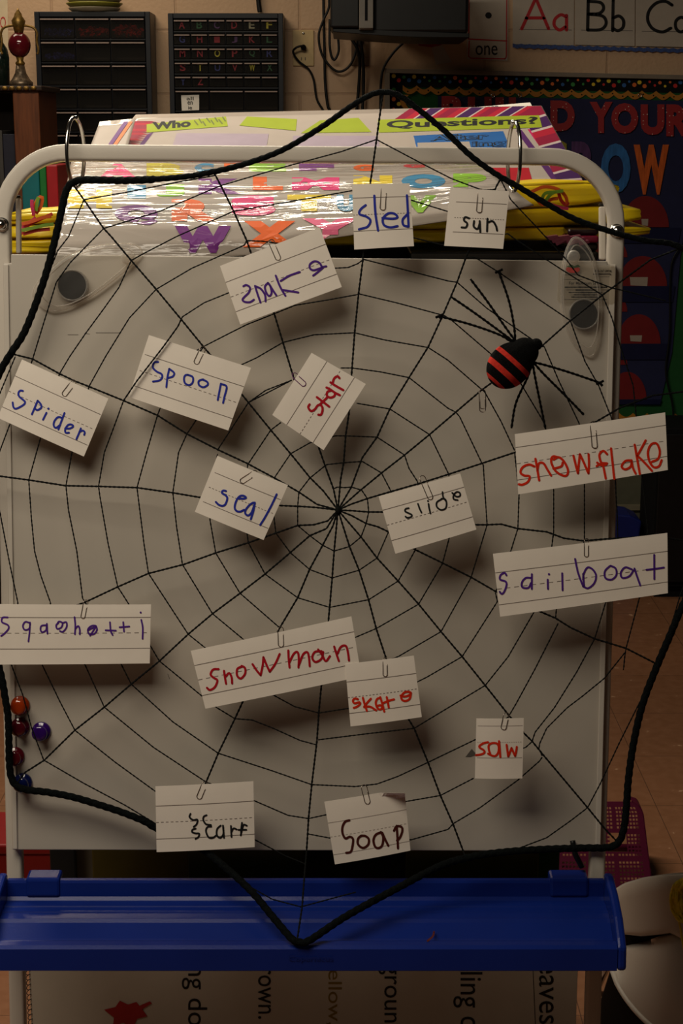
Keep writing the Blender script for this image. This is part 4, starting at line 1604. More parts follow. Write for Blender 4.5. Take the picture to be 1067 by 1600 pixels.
for pts in ([(229, 194), (353, 182), (356, 197), (229, 207)], [(386, 182), (464, 186), (462, 204), (374, 196)], [(590, 187), (842, 180), (847, 199), (592, 207)], [(500, 188), (560, 184), (580, 206), (470, 208)]):
    n_ = 10
    for k in range(n_):
        a, c = k / n_, (k + 1) / n_
        L_ = lambda p, q, s_: (p[0] + (q[0] - p[0]) * s_, p[1] + (q[1] - p[1]) * s_)
        qpoly(strips, [L_(pts[0], pts[1], a), L_(pts[0], pts[1], c), L_(pts[3], pts[2], c), L_(pts[3], pts[2], a)], 0.0019)
place('lime_strip', strips, lime, t_q, fixn=False)
m = MB()
for pts in ([(646, 212), (786, 205), (797, 232), (652, 236)],):
    qpoly(m, pts, 0.0019)
place('blue_panel', m, gl('blue_panel', (44, 104, 176)), t_q, fixn=False)
m = MB()
for pts in ([(276, 208), (420, 209), (416, 230), (268, 232)], [(458, 212), (590, 212), (594, 234), (456, 234)]):
    qpoly(m, pts, 0.0019)
place('lavender_panel', m, gl('lavender_panel', (176, 160, 176)), t_q, fixn=False)
m = MB()
letter(m, 'Who', lambda u, v: OQ(238 + 60 * u, 191 - 5 * u + 12 * v, 0.0026), bold=0.05)
place('poster_lettering', m, M_ink, t_q, fixn=False)
m = MB()
for (xx, yy, ww) in ((304, 192, 5), (311, 189, 4), (317, 193, 4), (323, 188, 5), (330, 191, 4), (336, 187, 4), (342, 190, 5), (348, 186, 4)):
    ribbon(m, [(xx, yy - 3), (xx + ww, yy + 3)], 2.2, lambda x, y: OQ(x, y, 0.0026))
place('smudged_lettering', m, mat('worn_ink', (92, 98, 50), 0.5), t_q, fixn=False)
m = MB()
letter(m, 'Questions?', lambda u, v: OQ(604 + 236 * u, 188.5 - 6.5 * u + 13.5 * v, 0.0026), bold=0.03)
place('poster_lettering', m, M_ink, t_q, fixn=False)
m = MB()
qpoly(m, [(652, 223), (733, 221), (738, 240), (654, 241)], 0.0023)
place('pale_patch', m, M_gloss, t_q, fixn=False)
for (tx, x0, x1, y0, y1) in (('After', 672, 764, 210.5, 220.5), ('ing', 737, 793, 221, 232)):
    m = MB()
    letter(m, tx, lambda u, v: OQ(x0 + (x1 - x0) * u, y0 - 3 * u + (y1 - y0) * v, 0.0027), bold=0.045)
    pl_ = place('outlined_lettering', m, M_ink, t_q, fixn=False)
    m = MB()
    dx, dy = 1.0, 0.7
    letter(m, tx, lambda u, v: OQ(x0 + dx + (x1 - x0 - 2 * dx) * u, y0 + dy - 3 * u + (y1 - y0 - 2 * dy) * v, 0.0032), bold=0.0)
    place('letter_fill', m, gl('blue_panel', (44, 104, 176)), pl_, fixn=False)
# white sheet with writing peeping above the poster
fw = poster_grid((690, 172), (828, 160), (850, 200), (640, 210), 0.735, 0.80)
m = MB().grid(fw, 10, 6, (0, 0.001, -0.0015))
t_w = tag(place('white_sheet', m, M_paper), 'white sheet with dark writing peeping out behind the question poster', 'paper sheet')
m = MB()
bw = BVHTree.FromPolygons([tuple(v) for v in fw and MB().grid(fw, 10, 6).v], MB().grid(fw, 10, 6).f)
for k in range(13):
    x = 702 + 6 * k
    ribbon(m, [(x, 172.5 - 0.48 * k), (x + 2, 169.5 - 0.48 * k), (x + 4, 173 - 0.48 * k)], 1.6, lambda a_, b_: on_sheet(a_, b_, 0.002, bw))
place('sheet_writing', m, mat('blue_black_ink', (30, 44, 70), 0.6), t_w, fixn=False)
# sheet at the left with a purple and orange edge
fl = poster_grid((156, 190), (212, 185), (190, 262), (128, 262), 0.44, 0.60)
m = MB().grid(fl, 10, 8, (0, 0.001, -0.0012))
t_l = tag(place('grey_sheet', m, M_gloss, smooth=True), 'pale laminated sheet with purple and orange edge left of the question poster', 'paper sheet')
bl_ = BVHTree.FromPolygons([tuple(v) for v in m.v], m.f)
m = MB()
for (dx, w_, mi) in ((24, 7, 0), (32, 6, 1)):
    for k in range(6):
        a, c = k / 6, (k + 1) / 6
        X = lambda s_, d: (128 + 28 * (1 - s_) + d + 4 * (1 - s_), 190 + 60 * s_)
        m.add([on_sheet(*X(a, dx + 16 * (1 - a) * 0.6), 0.002, bl_), on_sheet(*X(a, dx + w_ + 16 * (1 - a) * 0.6), 0.002, bl_),
               on_sheet(*X(c, dx + w_ + 16 * (1 - c) * 0.6), 0.002, bl_), on_sheet(*X(c, dx + 16 * (1 - c) * 0.6), 0.002, bl_)], [(0, 1, 2, 3)], mi)
place('coloured_edge', m, [gl('edge_purple', (110, 60, 130)), gl('edge_orange', (220, 120, 60))], t_l, fixn=False)
# thick chart block carrying the posters
zc = fq(0.5, 0.0).z
m = MB()
pA, pB = fq(0.1, 0.03), fq(0.93, 0.03)
pC, pD = fq(0.93, 0.97), fq(0.1, 0.97)
lowz = S(500, 282, 0.13).z
zb2 = S(880, 323, 0.149).z + 0.003
rows = []
for k in range(13):
    u = 0.1 + 0.80 * k / 12
    rows.append((fq(u, 0.03), fq(u, 0.84)))
m = MB()
for a, c in rows:
    m.v += [Vector((a.x, a.y, zb2)), Vector((a.x, a.y, a.z - 0.0035)), Vector((a.x, c.y, c.z - 0.0045)), Vector((a.x, c.y, zb2))]
for k in range(12):
    for i_ in range(4):
        j_ = (i_ + 1) % 4
        m.f.append([k * 4 + i_, k * 4 + j_, k * 4 + 4 + j_, k * 4 + 4 + i_])
        m.m.append(0)
m.f += [[0, 1, 2, 3], [51, 50, 49, 48]]
m.m += [0, 0]
tag(place('chart_block', m, M_paper), 'thick block of chart paper under the question poster', 'chart paper')

# ------------------------------------------------------------------ things on the floor
# red bin at the left behind the easel
yr_ = 2.8
x1, x2 = on_y(-70, 1350, yr_).x, on_y(84, 1350, yr_).x
zt_ = on_y(0, 1318, yr_).z
t = thing('red_bin', ((x1 + x2) / 2, yr_ + 0.12, 0), 'red plastic bin on the floor behind the left easel leg', 'bin')
m = MB()
m.hexa([(x1 + 0.02, yr_ + 0.02, 0), (x2 - 0.02, yr_ + 0.02, 0), (x2 - 0.02, yr_ + 0.12, 0), (x1 + 0.02, yr_ + 0.12, 0)],
       [(x1, yr_, zt_ - 0.02), (x2, yr_, zt_ - 0.02), (x2, yr_ + 0.14, zt_ - 0.02), (x1, yr_ + 0.14, zt_ - 0.02)])
place('bin_body', m, mat('red_plastic', (120, 10, 14), 0.4), t, bevel=0.006)
place('bin_rim', MB().box(x1 - 0.006, x2 + 0.004, yr_ - 0.006, yr_ + 0.146, zt_ - 0.0198, zt_), mat('red_plastic', (120, 10, 14), 0.4), t, bevel=0.004)

# magenta basket
M_mag = mat('magenta_plastic', (80, 10, 42), 0.35, 0.5)
ybk = on_z(980, 1400, 0.0)
yy = ybk.y
G = lambda px, py: on_y(px, py, yy)
t = thing('plastic_basket', (G(975, 1390).x, yy + 0.1, 0), 'magenta perforated plastic basket on the floor right of the easel', 'basket')
zt_ = on_y(980, 1253, yy + 0.12).z
xl0, xr0 = G(868, 1390).x, G(1022, 1390).x      # at the foot
xl1, xr1 = G(890, 1262).x, on_y(1003, 1262, yy + 0.12).x      # at the top


def bpt(u, v):
    """u across, v from top to foot"""
    xa = xl1 + (xl0 - xl1) * v
    xb = xr1 + (xr0 - xr1) * v
    k = max(0.0, 0.16 - v) / 0.16
    r_ = 0.02 * (1 - math.sqrt(max(0.0, 1 - k * k)))
    xa, xb = xa + r_, xb - r_
    return Vector((xa + (xb - xa) * u, yy + 0.12 * (1 - v), zt_ * (1 - v)))


def lattice(m, fun, nu, nv, holes, solid=0.42, th=Vector((0, 0.0022, 0))):
    """panel of small square holes: a net of flat bars; holes(i,j) tells if a cell is open"""
    for i in range(nu):
        for j in range(nv):
            u0, u1, v0, v1 = i / nu, (i + 1) / nu, j / nv, (j + 1) / nv
            st = holes(i, j)
            if st == 2:
                continue
            if st == 0:
                m.slab([fun(u0, v0), fun(u1, v0), fun(u1, v1), fun(u0, v1)], th)
            else:
                du, dv = (u1 - u0) * solid, (v1 - v0) * solid
                m.slab([fun(u0, v0), fun(u1, v0), fun(u1, v0 + dv), fun(u0, v0 + dv)], th)
                m.slab([fun(u0, v0 + dv), fun(u0 + du, v0 + dv), fun(u0 + du, v1), fun(u0, v1)], th)


def front_holes(i, j):
    if j < 1 or j >= 21 or i < 1 or i >= 25:
        return 0
    if 15 <= i < 20 and 8 <= j < 13:
        return 2
    if j % 7 == 0 or i % 8 == 0:
        return 0
    return 1


m = MB()
lattice(m, bpt, 26, 24, front_holes, 0.36)
place('perforated_wall', m, M_mag, t, fixn=True)
dep = 0.2


def side(s_):
    def f(u, v):
        a = bpt(1 if s_ > 0 else 0, v)
        return a + Vector((0, u * (0.03 + (dep - 0.03) * v), 0))
    return f


for s_ in (-1, 1):
    m = MB()
    lattice(m, side(s_), 30, 30, lambda i, j: 0 if (j < 1 or j >= 27 or i < 1 or i >= 29 or j % 7 == 0 or i % 8 == 0) else 1,
            th=Vector((-s_ * 0.0022, 0, 0)))
    place('perforated_wall', m, M_mag, t)
m = MB()
P = [bpt(0, 1) + Vector((-.004, -.004, 0.012)), bpt(1, 1) + Vector((.004, -.004, 0.012)), bpt(1, 1) + Vector((.004, dep + .005, 0.012)), bpt(0, 1) + Vector((-.004, dep + .005, 0.012))]
for a, b_ in zip(P, P[1:] + P[:1]):
    m.tube([a, b_], 0.008, 8)
place('basket_rim', m, M_mag, t, smooth=True)

# white moulded chair at the lower right corner
M_chair = mat('white_moulded_plastic', (214, 204, 192), 0.38, 0.5, var=0.02, vscale=8)
yc = 2.28
t = thing('chair', (on_y(1150, 1500, yc).x, yc + 0.2, 0), 'white moulded plastic chair at the lower right corner', 'chair')
XC, HWD = 1152.0, 196.0


def chair_pt(px, py, bulge=0.0):
    q = abs(px - XC) / HWD
    return on_y(px, py, yc + 0.20 * q ** 2.6 - bulge)


def up_left(v):
    return 961 + 6 * v


tabU = [(0, 1408), (0.06, 1393), (0.14, 1384), (0.25, 1378), (0.5, 1372), (0.75, 1378), (0.86, 1384), (0.94, 1393), (1, 1408)]
tabL = [(0, 1456), (0.05, 1461), (0.12, 1464), (0.2, 1461), (0.235, 1459), (0.28, 1468), (0.36, 1492), (0.5, 1500), (0.64, 1492), (0.72, 1468), (0.765, 1459), (0.8, 1461), (0.88, 1464), (0.95, 1461), (1, 1456)]


def upper(u, v):
    px = (XC - HWD) + 2 * HWD * u
    a, c = interp(tabU, u), interp(tabL, u)
    py = a + (c - a) * v
    p = chair_pt(px, py)
    k = max(0, v - 0.85) / 0.15
    k2 = max(0, 0.15 - v) / 0.15
    p.y += 0.012 * k * k + 0.012 * k2 * k2 + 0.02 * (0.5 - v)
    return p


m = MB().grid(upper, 60, 16, (0, 0.008, 0.0))
place('backrest', m, M_chair, t, smooth=True)
tab2 = [(0, 1500), (0.08, 1490), (0.16, 1483), (0.22, 1474), (0.27, 1468), (0.31, 1473), (0.36, 1492), (0.5, 1504), (0.64, 1492), (0.69, 1473), (0.73, 1468), (0.78, 1474), (0.84, 1483), (0.92, 1490), (1, 1500)]


def lower(u, v):
    ang = (u - 0.5) * 2
    py0 = interp(tab2, u)
    # the lower edge sweeps down to the middle
    py1 = 1516 + 132 * (1 - abs(ang) ** 2.2) ** 0.75
    xx = XC + HWD * 1.06 * ang * (1 - 0.06 * v)
    p = chair_pt(max(XC - HWD * 1.06, min(XC + HWD * 1.06, xx)), py0 + (py1 - py0) * v, 0.05 * math.sin(v * math.pi / 2))
    k = max(0, 0.1 - v) / 0.1
    p.y += 0.014 * k * k
    return p


m = MB().grid(lower, 60, 20, (0, 0.007, 0.002))
place('seat_shell', m, M_chair, t, smooth=True)
rim = [lower(k / 60, 1.0) + Vector((0, -0.001, -0.001)) for k in range(61)]
place('shell_rim', MB().tube(rim, 0.0045, 8), M_chair, t, smooth=True)


def shade_panel(u, v):
    a, z1 = upper(u, 0.0), lower(u, 1.0).z
    tt = max(0.0, v - 0.25) / 0.75
    return Vector((a.x, a.y + 0.0085 + 0.09 * min(1.0, v / 0.25) ** 0.7, a.z - 0.008 - 0.09 * min(1.0, v / 0.25) + (z1 - a.z + 0.098) * tt))


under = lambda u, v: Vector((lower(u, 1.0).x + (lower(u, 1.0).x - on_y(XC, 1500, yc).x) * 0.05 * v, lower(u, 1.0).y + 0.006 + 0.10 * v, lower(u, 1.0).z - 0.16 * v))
place('shaded_underside', MB().grid(under, 40, 8, (0, 0.005, 0)), mat('painted_shade', (16, 13, 11), 0.8, 0.1), t, smooth=True)  # outer side of the white shell below the rim, its shade painted near-black
place('gap_shade_panel', MB().grid(shade_panel, 40, 16, (0, 0.006, 0)), mat('painted_shade', (16, 13, 11), 0.8, 0.1), t, smooth=True)  # panel added behind the gap, the shade inside painted as its dark colour
cx = on_y(XC, 1500, yc).x
for sx in (-1, 1):
    for (dy, spread) in ((0.06, -0.03), (0.38, 0.03)):
        top = Vector((cx + sx * 0.10, yc + dy, lower(0.3, 1.0).z - 0.002))
        place('leg', MB().tube([Vector((cx + sx * 0.15, yc + dy + spread, 0.0)), top], 0.010, 10), M_chrome, t, smooth=True)
# yellow cord hank on the chair
t = None
m = MB()
rnd = random.Random(5)
for k in range(15):
    rx, ry = rnd.uniform(6, 19), rnd.uniform(24, 33)
    ox, oy = rnd.uniform(-5, 5), rnd.uniform(-2, 3)
    tl = rnd.uniform(-0.25, 0.25)
    P = []
    for i in range(20):
        a = 2 * math.pi * i / 20
        x = rx * math.cos(a)
        y = ry * math.sin(a)
        P.append(chair_pt(1068 + ox + x * math.cos(tl) - y * math.sin(tl) * 0.5, 1407 + oy + y + x * math.sin(tl), 0.016 + rnd.uniform(0.0, 0.02)))
    m.tube(catmull(P, 3, closed=True), 0.0024, 6, closed=True)
m.tube(catmull([chair_pt(x, y, 0.016) for x, y in ((1060, 1436), (1063, 1450), (1066, 1470), (1072, 1500))], 6), 0.0017, 6)
tag(place('cord_hank', m, mat('yellow_cord', (236, 212, 40), 0.45), smooth=True), 'hank of yellow cord hanging on the white chair', 'cord')

# ------------------------------------------------------------------ the web
def wd(px, py):
    d = 0.026 + 0.030 * min(1, max(0, (px - 120) / 850))
    c = math.exp(-(((px - 527) / 330) ** 2 + ((py - 797) / 380) ** 2))
    d += 0.006 * c
    if py > 1325:
        d += (py - 1325) / 147 * 0.088
    return d


def W(px, py, ex=0.0):
    return on_board(px, py, wd(px, py) + ex)


M_yarn = mat('black_yarn', (13, 15, 15), 0.85, 0.2, var=0.5, vscale=400, bump=0.4, bscale=900)
M_rope = mat('black_rope', (8, 12, 13), 0.85, 0.12, var=0.5, vscale=300, bump=0.5, bscale=700)
t_web = thing('spider_web', W(527, 797), 'black yarn spider web with thick rope border stretched over the easel', 'spider web')
rope = [(17, 552), (0, 582), (-22, 640), (-38, 800), (-26, 950), (0, 1048), (8, 1090), (13, 1125), (14.5, 1185), (17, 1212), (25, 1227), (42, 1234), (75, 1238),
        (112, 1245), (150, 1256), (190, 1269), (225, 1283), (246, 1295), (300, 1318), (335, 1341), (390, 1390), (428, 1435), (455, 1466), (468, 1472), (484, 1469),
        (540, 1432), (620, 1388), (690, 1352), (740, 1338), (790, 1331), (850, 1327), (910, 1325), (950, 1324), (967, 1315), (975, 1292), (979, 1255), (982, 1215),
        (990, 1160), (1004, 1100), (1025, 1044), (1047, 992), (1067, 945), (1110, 860), (1150, 700), (1168, 560), (1140, 440), (1062, 386), (1010, 376), (962, 364), (900, 343),
        (850, 316), (812, 293), (775, 272), (735, 243), (695, 205), (655, 172), (625, 150), (604, 144), (582, 147), (550, 165), (500, 200), (440, 235), (380, 257),
        (330, 269), (280, 277), (200, 282), (135, 281), (112, 286), (103, 300), (98, 320), (85, 378), (68, 440), (40, 515)]
P = resample(catmull([W(x, y) for x, y in rope], 8, closed=True) + [W(*rope[0])], 0.0025)
place('border_rope', MB().tube(P, 0.0047, 15, lobes=3, depth=0.08, pitch=0.030, closed=True, taper=lambda s_: 0.78 if 0.60 < s_ < 0.90 else 1.0), M_rope, t_web, smooth=True)


def thread(name, pts, r, ex=0.0, z0=None):
    if z0 is None:
        V = [W(x, y, ex) for x, y in pts]
    else:
        V = z0
    V = resample(V, 0.0016)
    if len(V) < 2:
        return
    m = MB().tube(V, r, 6, lobes=2, depth=0.20, pitch=0.011)
    return place(name, m, M_yarn, t_web, smooth=True, fixn=False)


C0 = (528, 797)
radials = [
    [C0, (532, 750), (537, 722), (540, 681), (545, 647), (550, 575), (554, 520), (560, 460), (567, 405), (568, 390), (577, 297), (588, 220), (592, 190), (598, 148)],
    [C0, (549, 761), (566, 715), (589, 683), (609, 639), (639, 590), (669, 542), (692, 492), (714, 441), (728, 402), (748, 355), (776, 290), (783, 278)],
    [C0, (562, 767), (596, 739), (632, 711), (671, 679), (712, 644), (753, 609), (800, 575), (845, 542), (891, 501), (941, 461), (956, 450), (1016, 406), (1062, 388)],
    [C0, (548, 788), (574, 779), (611, 768), (660, 754), (701, 741), (753, 724), (804, 707), (868, 683), (931, 659), (969, 637), (1020, 618), (1160, 600)],
    [C0, (550, 798), (576, 800), (598, 800), (744, 820), (761, 820), (783, 819), (809, 826), (854, 831), (881, 841), (911, 845), (948, 842), (1020, 838), (1115, 850)],
    [C0, (550, 806), (572, 818), (590, 823), (607, 831), (649, 859), (692, 880), (736, 902), (774, 924), (840, 954), (868, 966), (892, 981), (929, 998), (978, 1013), (1029, 1039)],
    [C0, (564, 839), (589, 872), (622, 908), (654, 944), (689, 987), (722, 1026), (758, 1071), (796, 1119), (819, 1146), (832, 1159), (849, 1180), (918, 1262), (944, 1294), (965, 1316)],
    [C0, (546, 854), (561, 891), (576, 938), (588, 983), (603, 1028), (639, 1125), (647, 1138), (669, 1192), (688, 1243), (708, 1288), (723, 1328), (728, 1342)],
    [C0, (522, 861), (519, 902), (515, 949), (513, 970), (502, 1072), (498, 1114), (495, 1159), (487, 1226), (482, 1279), (479, 1329), (475, 1376), (472, 1417), (467, 1450), (464, 1470)],
    [C0, (520, 822), (504, 852), (484, 889), (465, 934), (437, 981), (413, 1030), (379, 1097), (367, 1123), (341, 1177), (322, 1222), (305, 1262), (296, 1316)],
    [C0, (510, 826), (484, 837), (454, 863), (414, 897), (375, 927), (332, 959), (294, 991), (249, 1033), (205, 1069), (163, 1105), (117, 1141), (69, 1188), (39, 1207), (25, 1226)],
    [C0, (512, 814), (490, 820), (465, 821), (431, 833), (388, 848), (337, 864), (287, 882), (232, 896), (184, 917), (133, 941), (75, 962), (-20, 990)],
    [C0, (495, 793), (465, 791), (439, 790), (380, 786), (311, 777), (270, 770), (214, 762), (154, 760), (103, 759), (45, 750), (0, 744), (-35, 740)],
    [C0, (495, 788), (467, 769), (429, 747), (397, 730), (386, 724), (341, 703), (292, 678), (246, 649), (193, 626), (139, 604), (116, 595), (93, 584), (51, 561), (19, 553)],
    [C0, (505, 767), (484, 746), (454, 709), (423, 672), (388, 629), (355, 588), (330, 556), (318, 542), (283, 499), (244, 452), (205, 407), (174, 370), (162, 357), (131, 312), (114, 288)],
    [C0, (521, 764), (510, 734), (499, 702), (480, 650), (459, 591), (442, 535), (429, 492), (410, 440), (392, 395), (385, 375), (365, 330), (345, 290), (335, 271)],
]
for r_ in radials:
    thread('radial_thread', r_, 0.00138)
place('centre_knot', MB().ellipsoid(W(528, 797, 0.001), Vector((0.0036, 0, 0)), BN * 0.003, BU * 0.0045, 10, 8), M_yarn, t_web, smooth=True)
cross = [
    [(521, 764), (527, 761), (538, 762), (549, 761), (565, 766), (574, 779)], [(574, 779), (576, 800), (572, 818), (564, 839), (546, 854), (522, 861)],
    [(522, 861), (504, 852), (484, 837), (465, 821)], [(465, 821), (465, 791), (467, 769), (484, 747), (510, 726), (537, 723), (566, 721), (596, 739)],
    [(596, 739), (611, 768), (615, 800), (607, 831), (589, 872), (561, 891), (519, 903)], [(519, 903), (484, 890), (454, 864), (431, 833), (427, 800), (429, 746), (454, 709)],
    [(454, 709), (484, 692), (524, 681), (540, 681), (589, 683), (632, 711)], [(632, 711), (639, 732), (652, 752), (660, 790), (649, 859), (622, 908)],
    [(622, 908), (576, 937), (515, 949), (465, 934), (414, 897), (388, 848)], [(388, 848), (380, 790), (387, 726), (423, 672), (439, 660)],
    [(557, 630), (609, 639), (671, 679), (701, 741)], [(701, 741), (710, 800), (701, 844), (691, 881), (654, 944), (588, 982)],
    [(588, 982), (555, 996), (507, 1010), (413, 1026), (379, 998), (332, 959)], [(437, 981), (375, 927), (337, 864), (328, 812), (330, 760), (340, 709)],
    [(340, 703), (388, 629), (415, 610), (456, 594)], [(532, 575), (550, 575), (594, 581), (639, 590), (700, 638), (712, 644)],
    [(712, 644), (718, 651), (753, 724)], [(753, 724), (755, 726), (758, 775), (761, 820), (736, 902), (689, 987), (622, 1026)],
    [(622, 1026), (560, 1050), (500, 1060), (427, 1086)], [(498, 1114), (460, 1104), (427, 1086), (385, 1068), (319, 1011), (294, 991)],
    [(332, 959), (285, 882), (276, 824), (270, 770), (279, 707), (292, 678)], [(292, 678), (306, 657), (345, 600), (375, 571), (401, 559), (442, 535)],
    [(442, 535), (491, 523), (554, 520), (600, 531), (669, 543), (700, 563), (753, 609)], [(753, 609), (757, 612), (783, 659), (804, 704)],
    [(804, 707), (811, 771), (809, 826), (798, 861), (774, 926)], [(774, 926), (777, 940), (722, 1026), (667, 1058), (645, 1069)],
    [(645, 1069), (600, 1090), (544, 1107), (498, 1114)], [(758, 1071), (700, 1106), (647, 1138)],
    [(647, 1138), (577, 1146), (497, 1156)], [(495, 1164), (469, 1157), (427, 1138), (394, 1125), (367, 1123), (339, 1106), (311, 1084), (270, 1050), (249, 1033)],
    [(249, 1033), (236, 1011), (200, 942), (184, 917)], [(294, 991), (232, 896), (225, 850), (214, 762)],
    [(205, 1069), (189, 1037), (133, 941)], [(163, 1105), (133, 1039), (75, 962)],
    [(45, 750), (49, 809), (54, 861), (64, 900), (79, 942), (66, 1039)], [(66, 1039), (94, 1097), (117, 1141)],
    [(133, 941), (129, 935), (120, 861), (107, 797), (103, 759)], [(184, 917), (169, 850), (156, 775), (154, 760)],
    [(-10, 770), (0, 801), (15, 880), (28, 942), (18, 1039), (22, 1050), (36, 1087), (49, 1136), (68, 1187)],
    [(45, 750), (62, 689), (80, 625), (93, 584)], [(103, 759), (112, 709), (127, 650), (139, 604)], [(154, 760), (163, 707), (184, 651), (193, 626)],
    [(214, 762), (229, 707), (246, 649)], [(-20, 748), (0, 704), (15, 664), (38, 600), (51, 561)], [(-10, 640), (0, 614), (24, 557)],
    [(93, 584), (109, 557), (133, 522), (161, 484), (186, 449), (205, 407)], [(139, 604), (165, 557), (202, 497), (244, 452)],
    [(51, 561), (66, 512), (88, 441), (110, 410), (162, 357)], [(70, 445), (75, 430), (90, 392), (107, 370), (131, 312)],
    [(246, 649), (251, 636), (285, 585), (318, 542)], [(388, 629), (456, 594)],
    [(307, 548), (317, 542), (360, 520), (386, 507), (429, 490), (461, 477), (510, 469), (560, 460)], [(283, 499), (285, 495), (319, 473), (356, 458), (408, 440), (470, 428), (525, 419), (544, 418), (559, 412), (567, 406)],
    [(244, 452), (300, 419), (382, 383), (385, 376)], [(385, 376), (410, 377), (440, 381)], [(205, 407), (221, 398), (275, 370), (365, 330)],
    [(365, 330), (425, 320), (533, 301), (577, 293)], [(162, 357), (250, 330), (345, 290), (440, 262), (533, 237), (588, 218)],
    [(131, 312), (200, 300), (275, 285), (337, 274)], [(588, 218), (658, 255), (705, 279), (753, 297), (773, 296)],
    [(577, 297), (640, 312), (698, 330), (755, 338)], [(570, 362), (648, 372), (688, 382), (735, 390)],
    [(567, 405), (622, 419), (700, 439), (714, 441)], [(560, 459), (619, 473), (690, 492)],
    [(714, 441), (761, 482), (832, 531), (845, 542)], [(692, 492), (704, 499), (768, 554), (795, 574)],
    [(728, 402), (742, 402), (780, 426), (891, 501)], [(740, 380), (793, 365), (805, 374), (851, 404), (877, 421), (941, 461)],
    [(782, 280), (798, 312), (843, 360), (885, 406), (903, 430), (956, 450)], [(956, 450), (974, 454), (1040, 470)],
    [(800, 578), (811, 595), (851, 662), (862, 720), (865, 766)], [(865, 766), (865, 831)], [(865, 831), (862, 854), (850, 905), (835, 952)],
    [(845, 542), (850, 541), (873, 595), (905, 662), (911, 720), (913, 756), (913, 844)], [(891, 501), (914, 565), (935, 602), (956, 655), (961, 747), (964, 805), (965, 841)],
    [(941, 461), (956, 497), (974, 557), (989, 602), (1003, 742), (1012, 827)], [(965, 841), (960, 890), (946, 942), (929, 998)],
    [(835, 955), (794, 1026), (758, 1071)], [(913, 844), (890, 910), (869, 953), (868, 966)], [(872, 974), (836, 1045), (806, 1100), (796, 1117)],
    [(929, 998), (901, 1050), (866, 1106), (836, 1144), (831, 1159), (821, 1168), (744, 1155 + 33)], [(1012, 827), (1006, 890), (999, 934), (978, 1013)],
    [(976, 1020), (944, 1060), (911, 1087), (886, 1106), (854, 1138), (843, 1162), (842, 1170), (847, 1181)],
    [(847, 1183), (843, 1189), (809, 1219), (750, 1262), (708, 1287), (700, 1296), (643, 1312), (560, 1318), (481, 1303)],
    [(1120, 780), (1063, 929), (1042, 1000), (1027, 1039)], [(1016, 1065), (993, 1110), (967, 1162), (937, 1226), (918, 1262), (892, 1282), (854, 1309), (809, 1326), (779, 1331)],
    [(796, 1119), (744, 1155), (669, 1191), (622, 1213), (589, 1225), (555, 1229), (487, 1226)], [(487, 1226), (424, 1204), (341, 1177)],
    [(341, 1177), (270, 1128), (205, 1069)], [(322, 1222), (240, 1168), (163, 1105)],
    [(740, 1216), (688, 1243), (636, 1252), (510, 1273), (482, 1279)], [(482, 1279), (450, 1274), (397, 1251), (322, 1222)],
    [(117, 1141), (180, 1191), (242, 1236), (305, 1262)], [(305, 1262), (398, 1312), (445, 1337), (477, 1350)],
    [(69, 1188), (131, 1224), (195, 1258), (240, 1285), (270, 1305)], [(395, 1388), (425, 1405), (470, 1417), (533, 1400), (556, 1394)],
    [(978, 1013), (976, 1026), (974, 1047)],
]
for c_ in cross:
    thread('cross_thread', c_, 0.00100)
# one thread runs in front of the spoon card
thread('cross_thread', [(283, 499), (278, 510), (255, 542), (214, 595), (193, 626)], 0.0012, 0.013)

# ------------------------------------------------------------------ word cards
M_cardp = mat('card_paper', (246, 237, 226), 0.75, 0.25, var=0.02, vscale=40)
M_rule = mat('printed_rule', (128, 116, 110), 0.7)
INK = {'blue': mat('blue_marker', (38, 50, 168), 0.55), 'purple': mat('purple_marker', (80, 36, 140), 0.55), 'red': mat('crimson_marker', (186, 12, 34), 0.55),
       'orange': mat('orange_red_marker', (226, 44, 10), 0.55), 'black': mat('black_marker', (24, 26, 28), 0.55), 'brown': mat('dark_red_brown_marker', (76, 24, 18), 0.55)}


